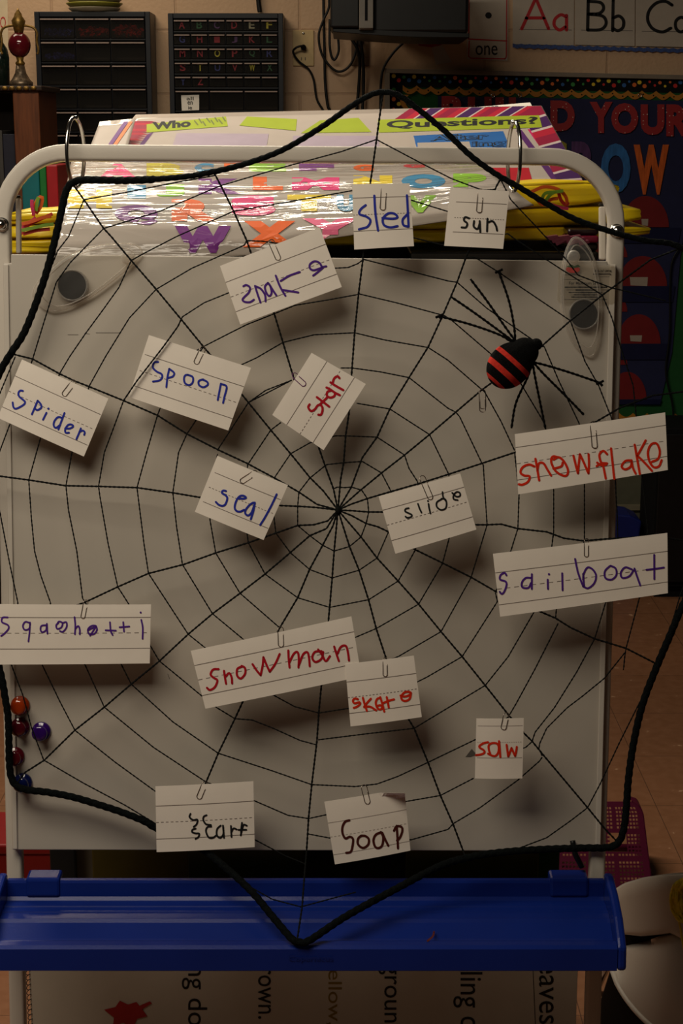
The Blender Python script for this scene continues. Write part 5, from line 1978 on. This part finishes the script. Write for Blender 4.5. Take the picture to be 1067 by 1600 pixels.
def word_card(word, org, sc, corners, rules, strokes, ink, width, label, lift=0.005, tilt=0.0, bend=0.002, fold=False, faint=False):
    q = [(org[0] + x / sc, org[1] + y / sc) for x, y in corners]
    cx, cy = sum(p[0] for p in q) / 4, sum(p[1] for p in q) / 4
    d0 = wd(cx, min(cy, 1310)) + lift
    top = [on_board(*q[0], d0), on_board(*q[1], d0)]
    bot = [on_board(*q[3], d0 + tilt), on_board(*q[2], d0 + tilt)]
    f0 = quadmap(top[0], top[1], bot[1], bot[0])

    def f(u, v, h=0.0):
        p = f0(u, v)
        w = bend * math.cos(math.pi * (v - 0.1)) * 0.6 + bend * math.sin(math.pi * u)
        if fold:
            w += 0.16 * max(0.0, 0.45 * (u - 0.7) - v)
        return p + BN * (w + h)

    def g(px, py, h):
        u, v = inv_bilinear(q, (px, py))
        return f(u, v, h)
    m = MB()
    m.grid(lambda u, v: f(u, v), 24, 14, -BN * 0.0004)
    W_px = math.dist(q[0], q[1])
    n = 40
    for k, (v0, u0, u1, dash) in enumerate(rules):
        hw_ = 0.45 / max(1, math.dist(q[0], q[3]))
        for i in range(n):
            if dash and i % 2:
                continue
            a, b_ = u0 + (u1 - u0) * i / n, u0 + (u1 - u0) * (i + 1) / n
            if dash:
                b_ = a + (u1 - u0) / n * 1.1
            m.add([f(a, v0 - hw_, 0.00025), f(b_, v0 - hw_, 0.00025), f(b_, v0 + hw_, 0.00025), f(a, v0 + hw_, 0.00025)], [(0, 1, 2, 3)], 1)
    o = place('word_card', m, [M_cardp, mat('faint_rule', (186, 176, 168), 0.7) if faint else M_rule], smooth=False, fixn=True)
    tag(o, label, 'word card', 'word cards clipped to the web')
    mm = MB()
    for s_ in strokes:
        ribbon(mm, [(org[0] + x / sc, org[1] + y / sc) for x, y in s_], width, lambda x, y: g(x, y, 0.0005))
    place('handwriting', mm, INK[ink], o, fixn=False)
    return o, d0


STD = [(0.28, 0.0, 0.99, False), (0.54, 0.02, 0.99, True), (0.80, 0.01, 0.99, False)]
CARDD = {}


def R_(a, b_, c, l=0.0, r=1.0):
    return [(a, l, r, False), (b_, l, r, True), (c, l, r, False)]


def wc(word, *a, **k):
    o, d = word_card(word, *a, **k)
    CARDD[word] = d


wc('spider', (0, 540), 5.928, [(205, 128), (1005, 490), (775, 1028), (-25, 668)], R_(.28, .54, .81, .0, .99), [
    [(215, 418), (190, 415), (172, 438), (180, 470), (215, 500), (235, 522), (215, 550), (150, 583), (125, 568), (118, 525)],
    [(352, 508), (325, 570), (297, 635)], [(352, 508), (380, 540), (385, 572), (350, 595), (330, 585)], [(433, 620), (400, 685)], [(452, 582)],
    [(600, 622), (570, 700), (542, 775)], [(580, 668), (540, 660), (505, 700), (500, 740), (520, 760), (555, 735)],
    [(605, 765), (650, 765), (680, 745), (660, 728), (630, 735), (605, 775), (610, 805), (640, 805)],
    [(750, 765), (730, 815), (708, 865)], [(735, 800), (765, 785), (785, 800), (780, 825)]], 'blue', 3.0,
   'white card with the word spider in blue marker', lift=0.004)
wc('spoon', (200, 510), 5.335, [(175, 72), (1025, 345), (835, 868), (5, 588)], R_(.30, .56, .81, .02, 1), [
    [(252, 295), (220, 300), (208, 340), (240, 375), (280, 395), (285, 425), (260, 450), (208, 458)],
    [(345, 352), (330, 420), (320, 505)], [(345, 352), (385, 385), (375, 415), (335, 428)],
    [(500, 402), (540, 420), (540, 465), (510, 488), (475, 470), (468, 430), (480, 405), (500, 402)],
    [(620, 440), (660, 460), (665, 485), (630, 505), (595, 490), (588, 460), (605, 445), (630, 440)],
    [(775, 475), (760, 550), (748, 612)], [(775, 478), (822, 500), (805, 580), (792, 638)]], 'blue', 3.0,
   'white card with the word spoon in blue marker, a thread across its corner')
wc('snake', (340, 350), 5.335, [(20, 350), (850, 28), (1035, 525), (188, 838)], R_(.28, .53, .78, .0, 1), [
    [(215, 518), (240, 508), (270, 530), (260, 570), (225, 605), (207, 630), (225, 648), (270, 650), (303, 630)],
    [(312, 515), (335, 590), (358, 655)], [(320, 520), (360, 540), (395, 590), (400, 645)],
    [(420, 490), (395, 520), (405, 570), (430, 600), (450, 575), (440, 520), (420, 490)], [(430, 500), (460, 550), (490, 595)],
    [(485, 430), (520, 520), (565, 598)], [(685, 400), (600, 430), (525, 475)], [(545, 550), (610, 560), (672, 570)],
    [(905, 352), (870, 355), (850, 325), (810, 310), (770, 335), (770, 370), (800, 385), (850, 370), (880, 360), (835, 400), (795, 430)]], 'purple', 3.2,
   'white card with the word snake in purple marker')
wc('star', (420, 540), 6.669, [(35, 722), (445, 75), (1010, 400), (570, 1090)], R_(.28, .54, .79, .0, 1), [
    [(425, 610), (410, 640), (440, 680), (480, 660), (510, 620), (545, 620), (560, 660), (545, 715), (515, 718)],
    [(500, 535), (560, 580), (630, 635)], [(605, 540), (570, 575), (535, 608)],
    [(600, 435), (640, 455), (690, 490), (740, 515)], [(650, 465), (610, 480), (605, 520), (640, 540), (680, 525), (690, 495)],
    [(642, 382), (700, 420), (775, 462)], [(665, 385), (680, 340), (715, 318), (735, 338)]], 'red', 3.6,
   'steeply tilted white card with the word star in red marker')
wc('sled', (540, 270), 4.104, [(42, 75), (410, 68), (438, 470), (55, 492)], R_(.21, .47, .72), [
    [(128, 208), (95, 235), (88, 265), (130, 280), (158, 305), (140, 345), (85, 362)], [(183, 148), (190, 260), (207, 370)],
    [(235, 290), (300, 295), (332, 285), (310, 262), (270, 262), (238, 295), (245, 335), (285, 350), (332, 342)],
    [(392, 145), (398, 250), (403, 345)], [(390, 270), (365, 300), (370, 335), (400, 345)]], 'blue', 3.6,
   'white card with the word sled in blue marker above the board')
wc('sun', (540, 270), 4.104, [(670, 100), (1048, 118), (1010, 487), (632, 468)], R_(.23, .5, .75, .12, .98), [
    [(790, 292), (765, 285), (757, 305), (778, 325), (770, 350), (742, 350)], [(822, 310), (820, 345), (845, 360), (858, 325)], [(858, 310), (862, 380)],
    [(908, 295), (905, 375)], [(908, 320), (940, 310), (962, 340), (970, 370)]], 'black', 3.2,
   'white card with the word sun in black marker')
wc('seal', (300, 700), 6.669, [(265, 80), (1000, 385), (745, 960), (28, 665)], R_(.27, .53, .79, .05, .99), [
    [(355, 445), (325, 440), (312, 465), (350, 490), (368, 520), (350, 580), (320, 600), (280, 590), (248, 560)],
    [(480, 520), (530, 525), (565, 515), (540, 495), (500, 498), (465, 540), (445, 610), (460, 650), (500, 660), (545, 640)],
    [(640, 565), (600, 590), (560, 640), (555, 680), (585, 700), (620, 670), (650, 590)], [(655, 565), (640, 650), (612, 740)],
    [(882, 480), (830, 590), (760, 720), (710, 800)]], 'blue', 3.2, 'white card with the word seal in blue marker')
wc('slide', (585, 730), 6.276, [(40, 285), (840, 60), (1000, 612), (205, 850)], R_(.24, .5, .77), [
    [(335, 398), (305, 405), (300, 430), (340, 450), (365, 465), (355, 485), (320, 493), (303, 480)], [(425, 355), (440, 400), (460, 442)],
    [(528, 355), (535, 400), (547, 450)], [(523, 328)], [(665, 240), (672, 290), (700, 330)],
    [(655, 310), (610, 340), (610, 385), (650, 415), (695, 400), (705, 350), (690, 310), (655, 305)],
    [(760, 248), (800, 285), (835, 280), (835, 250), (805, 240), (775, 270), (775, 310), (815, 320)]], 'black', 2.6,
   'white card with the word slide in black marker')
wc('snowflake', (795, 640), 4.184, [(38, 160), (1020, 18), (1040, 395), (62, 555)], R_(.22, .49, .76), [
    [(165, 370), (130, 358), (90, 375), (75, 410), (100, 430), (135, 435), (125, 470), (90, 490), (65, 488)],
    [(172, 320), (185, 390), (197, 462)], [(185, 400), (195, 350), (225, 350), (250, 390), (275, 430)],
    [(320, 310), (285, 305), (275, 340), (300, 395), (340, 425), (375, 430), (385, 395), (360, 340), (325, 310), (290, 325)], [(290, 385), (340, 370), (350, 345)],
    [(420, 300), (435, 360), (450, 415)], [(450, 415), (455, 350), (462, 290)], [(462, 290), (490, 350), (518, 415)], [(518, 415), (522, 350), (518, 290)],
    [(640, 290), (615, 268), (590, 290), (595, 330), (615, 370), (632, 450)], [(572, 368), (605, 350), (640, 350)], [(575, 345), (600, 362), (635, 358)],
    [(665, 252), (675, 340), (688, 452)], [(800, 330), (760, 335), (735, 370), (760, 390), (795, 370), (800, 335)], [(800, 335), (810, 380), (828, 418)],
    [(820, 228), (835, 310), (855, 420)], [(892, 200), (860, 260), (838, 300)], [(838, 300), (880, 340), (935, 400)],
    [(935, 340), (975, 320), (985, 270), (965, 222), (930, 225), (908, 270), (915, 330), (945, 375), (980, 370), (998, 330)]], 'orange', 3.6,
   'long white card with the word snowflake in orange red marker')
wc('sailboat', (765, 825), 3.744, [(18, 150), (1038, 28), (1043, 382), (62, 520)], R_(.30, .56, .81), [
    [(97, 275), (85, 260), (62, 275), (60, 300), (90, 310), (98, 330), (85, 370), (70, 385), (58, 372)],
    [(240, 290), (210, 290), (188, 315), (190, 345), (225, 348), (240, 320)], [(245, 268), (245, 355)], [(338, 300), (340, 355)], [(345, 268)], [(422, 262), (425, 362)],
    [(497, 178), (515, 260), (545, 340)], [(545, 265), (550, 340)], [(545, 340), (575, 350), (610, 320), (620, 275), (600, 240), (570, 228), (548, 265), (545, 300)],
    [(700, 220), (672, 250), (675, 290), (710, 300), (738, 275), (735, 235), (705, 218)], [(830, 240), (790, 228), (765, 260), (775, 290), (815, 280), (840, 245)],
    [(845, 235), (860, 280), (880, 335)], [(960, 155), (962, 298)], [(915, 243), (965, 238), (1018, 230)]], 'purple', 3.0,
   'long white card with the word sailboat in purple marker')
wc('spaghetti', (0, 930), 4.355, [(-60, 60), (1028, 62), (1018, 465), (-60, 473)], R_(.215, .475, .74), [
    [(55, 148), (20, 150), (15, 180), (55, 200), (60, 225), (30, 260), (8, 275)], [(205, 185), (175, 178), (158, 205), (170, 232), (200, 225), (208, 190)], [(207, 182), (203, 250), (195, 312)],
    [(315, 200), (285, 205), (278, 230), (290, 248), (315, 235), (320, 205)], [(322, 190), (325, 258)],
    [(400, 185), (385, 200), (392, 225), (420, 215), (428, 185), (405, 175), (395, 185)], [(428, 185), (455, 180), (455, 215), (430, 245), (410, 240)],
    [(510, 145), (515, 200), (512, 262)], [(515, 225), (535, 205), (545, 230), (545, 262)],
    [(600, 235), (640, 215), (655, 205), (625, 205), (600, 230), (610, 262), (645, 258), (662, 230), (655, 205)], [(655, 210), (615, 272)],
    [(750, 180), (755, 240), (768, 268)], [(720, 235), (790, 238)], [(840, 180), (845, 245)], [(815, 215), (882, 210)], [(962, 165), (972, 220), (970, 295)], [(958, 115)]],
   'purple', 2.6, 'long white card with a misspelled spaghetti in purple marker', lift=0.009)
wc('snowman', (295, 955), 3.811, [(12, 235), (968, 30), (1028, 390), (98, 582)], R_(.25, .50, .77), [
    [(178, 342), (145, 345), (130, 375), (150, 395), (170, 410), (155, 450), (125, 468), (108, 455)], [(210, 352), (215, 390), (222, 430)], [(222, 385), (240, 365), (255, 390), (258, 428)],
    [(320, 325), (290, 340), (288, 380), (310, 398), (335, 370), (335, 335), (315, 322)], [(380, 312), (405, 350), (428, 378)], [(428, 378), (440, 320), (445, 270)],
    [(445, 270), (465, 320), (482, 357)], [(482, 357), (515, 310), (542, 250)], [(593, 230), (595, 280), (600, 332)], [(600, 300), (625, 250), (648, 240), (655, 280), (653, 332)],
    [(655, 320), (680, 255), (705, 240), (715, 270), (720, 325)], [(790, 235), (750, 240), (735, 275), (755, 300), (790, 280), (800, 240)],
    [(770, 225), (795, 260), (815, 295), (840, 265)], [(865, 208), (878, 250), (893, 295)], [(885, 250), (905, 210), (935, 205), (948, 250), (953, 293)]], 'red', 3.4,
   'long white card with the word snowman in red marker', lift=0.009)
wc('skate', (535, 1015), 7.904, [(32, 175), (880, 72), (980, 835), (100, 952)], R_(.285, .535, .79), [
    [(190, 608), (150, 600), (128, 630), (150, 660), (210, 645), (215, 670), (180, 700), (138, 718)], [(252, 590), (270, 660), (300, 752)], [(350, 600), (305, 650), (265, 705)],
    [(265, 705), (340, 700), (415, 745)], [(470, 590), (430, 600), (410, 650), (430, 715), (470, 735), (490, 700), (465, 680), (430, 690)], [(465, 580), (490, 660), (515, 760)],
    [(545, 580), (560, 650), (570, 710)], [(500, 655), (570, 625), (635, 608)],
    [(715, 562), (760, 575), (820, 560), (845, 530), (800, 515), (755, 530), (725, 575), (735, 615), (780, 630), (830, 600), (845, 530)]], 'orange', 3.4,
   'white card with the word skate in orange marker, tucked under the snowman card', lift=0.003)
wc('scarf', (235, 1210), 6.276, [(50, 115), (1010, 65), (1022, 715), (60, 765)], R_(.295, .545, .80), [
    [(395, 378), (385, 410), (420, 440), (462, 435), (455, 480), (425, 508)], [(552, 392), (525, 405), (520, 440), (545, 480), (595, 490)],
    [(445, 525), (415, 535), (410, 560), (445, 572), (480, 575), (470, 610), (442, 627)], [(598, 505), (560, 510), (545, 550), (570, 610), (610, 618), (650, 590)],
    [(690, 495), (655, 530), (652, 590), (685, 618), (715, 580), (715, 510)], [(712, 495), (722, 618)], [(790, 500), (795, 610)], [(795, 560), (815, 525), (845, 535)],
    [(945, 500), (915, 490), (900, 530), (885, 595)], [(862, 540), (940, 540)], [(898, 470), (890, 530), (888, 590)]], 'black', 2.8,
   'white card with the word scarf in black marker', lift=0.012)
wc('soap', (500, 1220), 7.113, [(48, 230), (935, 80), (1005, 778), (165, 932)], R_(.335, .56, .845, .0, 1), [
    [(325, 430), (280, 445), (250, 500), (248, 570), (280, 635), (330, 615), (365, 640), (360, 720), (340, 785), (290, 798)],
    [(465, 600), (425, 630), (418, 690), (450, 730), (490, 738), (535, 700), (540, 640), (500, 605), (450, 605)],
    [(675, 565), (620, 590), (592, 650), (610, 725), (650, 742), (690, 710), (700, 620), (675, 562)], [(690, 570), (720, 640), (758, 718)],
    [(850, 495), (858, 600), (865, 750)], [(820, 550), (850, 500), (905, 510), (912, 560), (885, 630), (855, 660)]], 'brown', 3.6,
   'white card with the word soap in dark brown marker and a bent corner', fold=True, faint=True)
wc('saw', (725, 1110), 9.7, [(185, 118), (902, 112), (885, 1035), (165, 1035)], R_(.12, .39, .65, .03, .98), [
    [(360, 472), (290, 490), (225, 545), (300, 600), (300, 640), (240, 665), (180, 675)], [(390, 640), (370, 580), (370, 520), (420, 485), (490, 490), (520, 540), (515, 620), (480, 675), (430, 680), (360, 648)],
    [(525, 455), (535, 560), (545, 700)], [(640, 510), (650, 590), (665, 690)], [(665, 690), (700, 600), (715, 560)], [(715, 560), (740, 620), (770, 685)], [(770, 685), (785, 620), (795, 545)]],
   'orange', 3.3, 'small white card with the word saw in orange red marker', faint=True)

# ------------------------------------------------------------------ paper clips
M_clip = mat('steel_wire', (150, 138, 128), 0.3, 0.5, 0.9, var=0.05)
M_clipp = mat('purple_coated_wire', (112, 58, 110), 0.4, 0.5)


def paper_clip(word, top, bot, label, m_=None, wpx=9.0, d=None, lead=0.0):
    d = d if d is not None else CARDD[word]
    a, c = Vector((top[0], top[1])), Vector((bot[0], bot[1]))
    t_ = (c - a).normalized()
    L = (c - a).length
    s_ = Vector((-t_.y, t_.x))

    def p(w, l, h):
        q = a + t_ * l + s_ * (w * wpx)
        return on_board(q.x, q.y, d + h)
    hf, hb = 0.0034, -0.0030
    r_ = wpx * 0.5
    pts = [p(-.5, min(L * .30, L - 22 if L > 40 else L * .3), hf)]
    pts += [p(-.5, L - r_ - 6, hf), p(-.5, L - r_, hf)]
    for k in range(1, 8):
        th = math.pi * k / 8
        pts.append(p(-.5 * math.cos(th), L - r_ + r_ * math.sin(th), hf))
    pts += [p(.5, L - r_, hf), p(.5, L * .4, hf), p(.5, 4, 0.0028)]
    for k in range(1, 8):
        th = math.pi * k / 8
        pts.append(p(.55 * math.cos(th) - .05, 3 - 7 * math.sin(th) * 0.8, 0.0028 - 0.0058 * k / 8))
    pts += [p(-.6, 5, hb), p(-.6, L * .5, hb), p(-.6, L * .72, hb)]
    for k in range(1, 7):
        th = math.pi * k / 7
        pts.append(p(-.6 * math.cos(th) * .85 - .05, L * .72 + 4 * math.sin(th), hb))
    pts += [p(.4, L * .4, hb)]
    o = place('paper_clip', MB().tube(catmull(pts, 3), 0.00052, 6), m_ or M_clip, smooth=True)
    return tag(o, label, 'paper clip', 'paper clips on the web')


for (w, a, c) in [('snake', (423, 377), (435.6, 406)), ('sled', (600, 290), (597.5, 328)), ('sun', (751, 298), (748, 332)), ('spoon', (317, 544), (305.5, 568.5)),
                  ('spider', (115, 597), (98.7, 618)), ('seal', (399, 738), (375.7, 753)), ('slide', (659, 746), (673.4, 780)), ('snowflake', (926, 661), (929, 700)),
                  ('sailboat', (916, 844), (916, 870)), ('spaghetti', (134, 940), (129, 966)), ('snowman', (438, 982), (439, 1010.6)), ('skate', (601.4, 1030), (601.7, 1056.8)),
                  ('scarf', (320, 1224), (310, 1248)), ('soap', (568, 1229), (575, 1256)), ('saw', (791, 1116), (786, 1140))]:
    paper_clip(w, a, c, 'steel paper clip holding the %s card' % w, wpx=8.2 if w not in ('sailboat', 'spaghetti', 'skate') else 6.5)
paper_clip('star', (459, 586), (476.7, 602), 'purple coated paper clip holding the star card', M_clipp, 8.0)
paper_clip('none', (753, 611), (754, 644), 'empty steel paper clip hanging on the web below the toy spider', d=wd(753, 620) + 0.001, wpx=9)

# ------------------------------------------------------------------ toy spider
dS = wd(800, 570)
M_fuzz = mat('black_fuzz', (12, 12, 13), 0.95, 0.1, var=0.4, vscale=500, bump=0.6, bscale=900)
M_stripe = mat('red_felt', (190, 46, 34), 0.85, 0.2, var=0.2, vscale=300)
t = thing('toy_spider', on_board(803, 565, dS), 'black toy spider with red striped abdomen sitting on the web', 'toy spider')
ca = on_board(796, 571, dS + 0.018)
axd = (on_board(822, 541, dS + 0.018) - on_board(776, 592, dS + 0.018)).normalized()
sd = axd.cross(BN).normalized()
place('abdomen', MB().ellipsoid(ca, sd * 0.0250, BN * 0.021, -axd * -0.0295, 28, 64, matfun=lambda v: 1 if (0.40 < v < 0.465 or 0.58 < v < 0.65 or 0.79 < v < 0.87) else 0),
      [M_fuzz, M_stripe], t, smooth=True)
cth = on_board(819, 550, dS + 0.020)
place('thorax', MB().ellipsoid(cth, sd * 0.0170, BN * 0.016, axd * 0.0170, 20, 14), M_fuzz, t, smooth=True)
chd = on_board(838, 538, dS + 0.018)
hd = place('head', MB().ellipsoid(chd, sd * 0.0072, BN * 0.0065, axd * 0.007, 14, 10), M_fuzz, t, smooth=True)
for k, pts in enumerate([[(805, 533), (803, 510), (795, 470), (779, 424)], [(806, 534), (790, 512), (762, 472), (735, 436)], [(804, 535), (780, 517), (740, 488), (705, 464)],
                         [(803, 537), (780, 523), (735, 507), (686, 494)], [(832, 566), (850, 570), (890, 582), (937, 598)], [(833, 566), (850, 585), (880, 615), (912, 648)],
                         [(832, 567), (836, 590), (843, 625), (852, 669)], [(831, 568), (824, 590), (806, 630), (799, 669)]]):
    n_ = len(pts)
    P = catmull([on_board(x, y, dS + (0.016, 0.016, 0.009, 0.003)[i]) for i, (x, y) in enumerate(pts)], 8)
    place('leg', MB().tube(resample(P, 0.0015), 0.0017, 8, lobes=2, depth=0.18, pitch=0.012), M_fuzz, t, smooth=True)
    if k in (0, 3, 4):
        x, y = pts[-1]
        m = MB()
        for (dx, dy) in ((-5, 2), (6, -3), (4, 5)):
            m.tube([on_board(x, y, dS + 0.004), on_board(x + dx, y + dy, dS + 0.006)], 0.0016, 6)
        place('pipe_knot', m, M_fuzz, t)

# ------------------------------------------------------------------ round magnets at the lower left
for (px, py, nm, rgb, lab) in [(32, 1101.5, 'orange', (150, 48, 8), 'clear orange knob magnet at the top of the cluster'), (32, 1135, 'crimson', (70, 4, 20), 'dark crimson knob magnet below the orange one'),
                               (65, 1142, 'purple', (46, 10, 96), 'purple knob magnet right of the crimson one'), (24, 1181, 'wine', (92, 6, 26), 'wine red knob magnet half under the rope'),
                               (36, 1222, 'blue', (10, 22, 76), 'dark blue knob magnet at the rope corner')]:
    c = on_board(px, py, 0.0004)
    R = 0.0118
    prof_ = [(R, 0), (R, 0.002), (R * .93, 0.0034), (R * .66, 0.0042), (R * .56, 0.007), (R * .62, 0.0105), (R * .8, 0.013), (R * .82, 0.0148), (R * .7, 0.0165), (R * .4, 0.0172), (0, 0.0172)]
    o = place('knob_magnet', MB().lathe(prof_, c, BN, 32), mat('magnet_' + nm, rgb, 0.12, 0.7, var=0.05, coat=0.6), smooth=True)
    tag(o, lab, 'magnet', 'knob magnets on the board')

# ------------------------------------------------------------------ clear eye-shaped magnet clips
M_clear = clear_plastic('clear_plastic', (253, 252, 250), 0.05, 0.06, 0.95)
M_rimc = clear_plastic('clear_rim', (240, 236, 230), 0.16, 0.08, 0.95)
M_mag_b = mat('black_magnet', (9, 9, 10), 0.6, 0.25, var=0.3, vscale=120)


def eye_clip(outline, mc, mr, bump_c, label, d1=0.012):
    cxy = (sum(p[0] for p in outline) / len(outline), sum(p[1] for p in outline) / len(outline))
    t = thing('magnet_clip', on_board(cxy[0], cxy[1], 0.0), label, 'magnet clip', 'clear magnet clips on the board')
    O = catmull([Vector((x, y, 0)) for x, y in outline], 6, closed=True)
    n = len(O)
    m = MB()
    rings = [1.0, 0.92, 0.75, 0.5, 0.25]
    hs = [0.004, d1 * 0.72, d1 * 0.95, d1, d1]
    for s_, h in zip(rings, hs):
        for p in O:
            q = Vector((cxy[0], cxy[1], 0)).lerp(p, s_)
            m.v.append(on_board(q.x, q.y, h))
    for k in range(len(rings) - 1):
        for i in range(n):
            j = (i + 1) % n
            m.f.append([k * n + i, k * n + j, (k + 1) * n + j, (k + 1) * n + i])
            m.m.append(0)
    m.f.append([(len(rings) - 1) * n + i for i in range(n)])
    m.m.append(0)
    place('clear_shell', m, M_clear, t, smooth=True)
    place('shell_rim', MB().tube([on_board(p.x, p.y, 0.004) for p in O], 0.0011, 8, closed=True), M_rimc, t, smooth=True)
    inner = []
    for p in O:
        q = Vector((cxy[0], cxy[1], 0)).lerp(p, 0.86)
        inner.append(on_board(q.x, q.y, d1 * 0.86))
    place('shell_ridge', MB().tube(inner, 0.0007, 6, closed=True), M_rimc, t, smooth=True)
    c = on_board(mc[0], mc[1], 0.0006)
    R = mr / 1275
    place('magnet_disc', MB().lathe([(R, 0), (R, 0.006), (R * .96, 0.0068), (0, 0.0068)], c, BN, 32), M_mag_b, t, smooth=False)
    place('magnet_collar', MB().lathe([(R * 1.13, 0), (R * 1.13, 0.0085), (R * 1.02, 0.0085), (R * 1.02, 0.0002)], c, BN, 32), M_rimc, t, smooth=True)
    cb_ = on_board(bump_c[0], bump_c[1], d1 * 0.8)
    place('thumb_bump', MB().lathe([(0.0075, -0.002), (0.0078, 0.001), (0.007, 0.0035), (0.005, 0.005), (0, 0.0056)], cb_, BN, 24), M_rimc, t, smooth=True)


eye_clip([(53, 466), (54, 450), (70, 428), (105, 400), (150, 384), (195, 380), (216, 385), (221, 396), (208, 412), (180, 436), (140, 465), (100, 484), (72, 484)],
         (114, 446), 21.5, (199, 403), 'clear eye-shaped magnet clip at the upper left of the board')
eye_clip([(899, 371), (912, 378), (926, 400), (936, 440), (940, 485), (936, 530), (926, 555), (912, 553), (892, 530), (878, 490), (876, 440), (882, 400), (890, 379)],
         (911, 491), 21, (896, 401), 'clear eye-shaped magnet clip at the upper right of the board')
# printed clear label behind the right clip
ol = [(873, 418), (878, 413), (958, 415), (962, 420), (960, 472), (956, 475), (876, 474), (870, 468)]
o = place('instruction_label', MB().slab([on_board(x, y, 0.0034) for x, y in ol], -BN * 0.0004), clear_plastic('clear_label', (250, 248, 244), 0.04, 0.2, 0.9))
tag(o, 'clear printed safety label under the right magnet clip', 'label')
m = MB()
OB = lambda x, y: on_board(x, y, 0.0037)
for (tx, bx) in [('810-267-8494', (929, 421.5, 955, 425.3)), ('For Maximum Safety', (889, 440, 941, 446))]:
    x0, y0, x1, y1 = bx
    letter(m, tx, lambda u, v: OB(x0 + (x1 - x0) * u, y0 + (y1 - y0) * v), bold=0.02)
rnd = random.Random(21)
for (x0, x1, y, h) in [(927, 954, 428.3, 2.0), (880, 906, 429.6, 1.0), (880, 910, 436.6, 1.0), (883, 948, 448.8, 2.6), (900, 930, 453.2, 2.4), (889, 940, 457, 2.4), (897, 936, 460.6, 2.4),
                       (893, 938, 464.2, 2.2), (882, 948, 468, 1.2)]:
    x = x0
    while x < x1:
        w_ = rnd.uniform(1.2, 4.2)
        ribbon(m, [(x, y), (min(x + w_, x1), y)], h * rnd.uniform(0.6, 1.0), OB, smooth=False)
        x += w_ + h * 0.55
place('label_print', m, M_ink, o, fixn=False)
m = MB()
pts = [(883 + 12 + 11 * math.cos(a), 421 + 5.5 * math.sin(a)) for a in [2 * math.pi * k / 20 for k in range(20)]]
m.add([OB(x, y) for x, y in pts], [tuple(range(20))], 0)
m.add([OB(x, y - 0.2) + BN * 0.0002 for x, y in [(884, 417), (893, 413.5), (897, 416), (903, 413.5), (907, 417), (897, 419)]], [tuple(range(6))], 1)
place('red_emblem', m, [mat('emblem_red', (190, 40, 30)), mat('emblem_green', (50, 90, 40))], o, fixn=False)

# ------------------------------------------------------------------ binder rings over the top bar
for (px, py, ang, lab) in [(118, 238, 0.26, 'chrome binder ring around the top bar at the left corner'), (803, 245, -0.2, 'chrome binder ring around the top bar at the right')]:
    c = on_board(px, py, DF + 0.002)
    t = thing('binder_ring', c - BU * 0.041, lab, 'binder ring', 'binder rings on the easel bar')
    out = BN
    R = 0.041
    nx = RIGHT * math.cos(ang) + BN * math.sin(ang)
    e1 = BU
    e2 = BN * math.cos(ang) - RIGHT * math.sin(ang)
    for (a0, a1, nm) in ((-1.45, 1.62, 'ring_half'), (1.66, 4.80, 'ring_half')):
        P = [c + e2 * (R * 0.62 * math.cos(a)) + e1 * (R * math.sin(a)) for a in [a0 + (a1 - a0) * k / 30 for k in range(31)]]
        place('ring_half', MB().tube(P, 0.0024, 10), M_chrome, t, smooth=True)
    hp = c + e1 * R
    place('ring_hinge', MB().tube([hp - nx * 0.004, hp + nx * 0.004], 0.0028, 10), M_chrome, t, smooth=True)
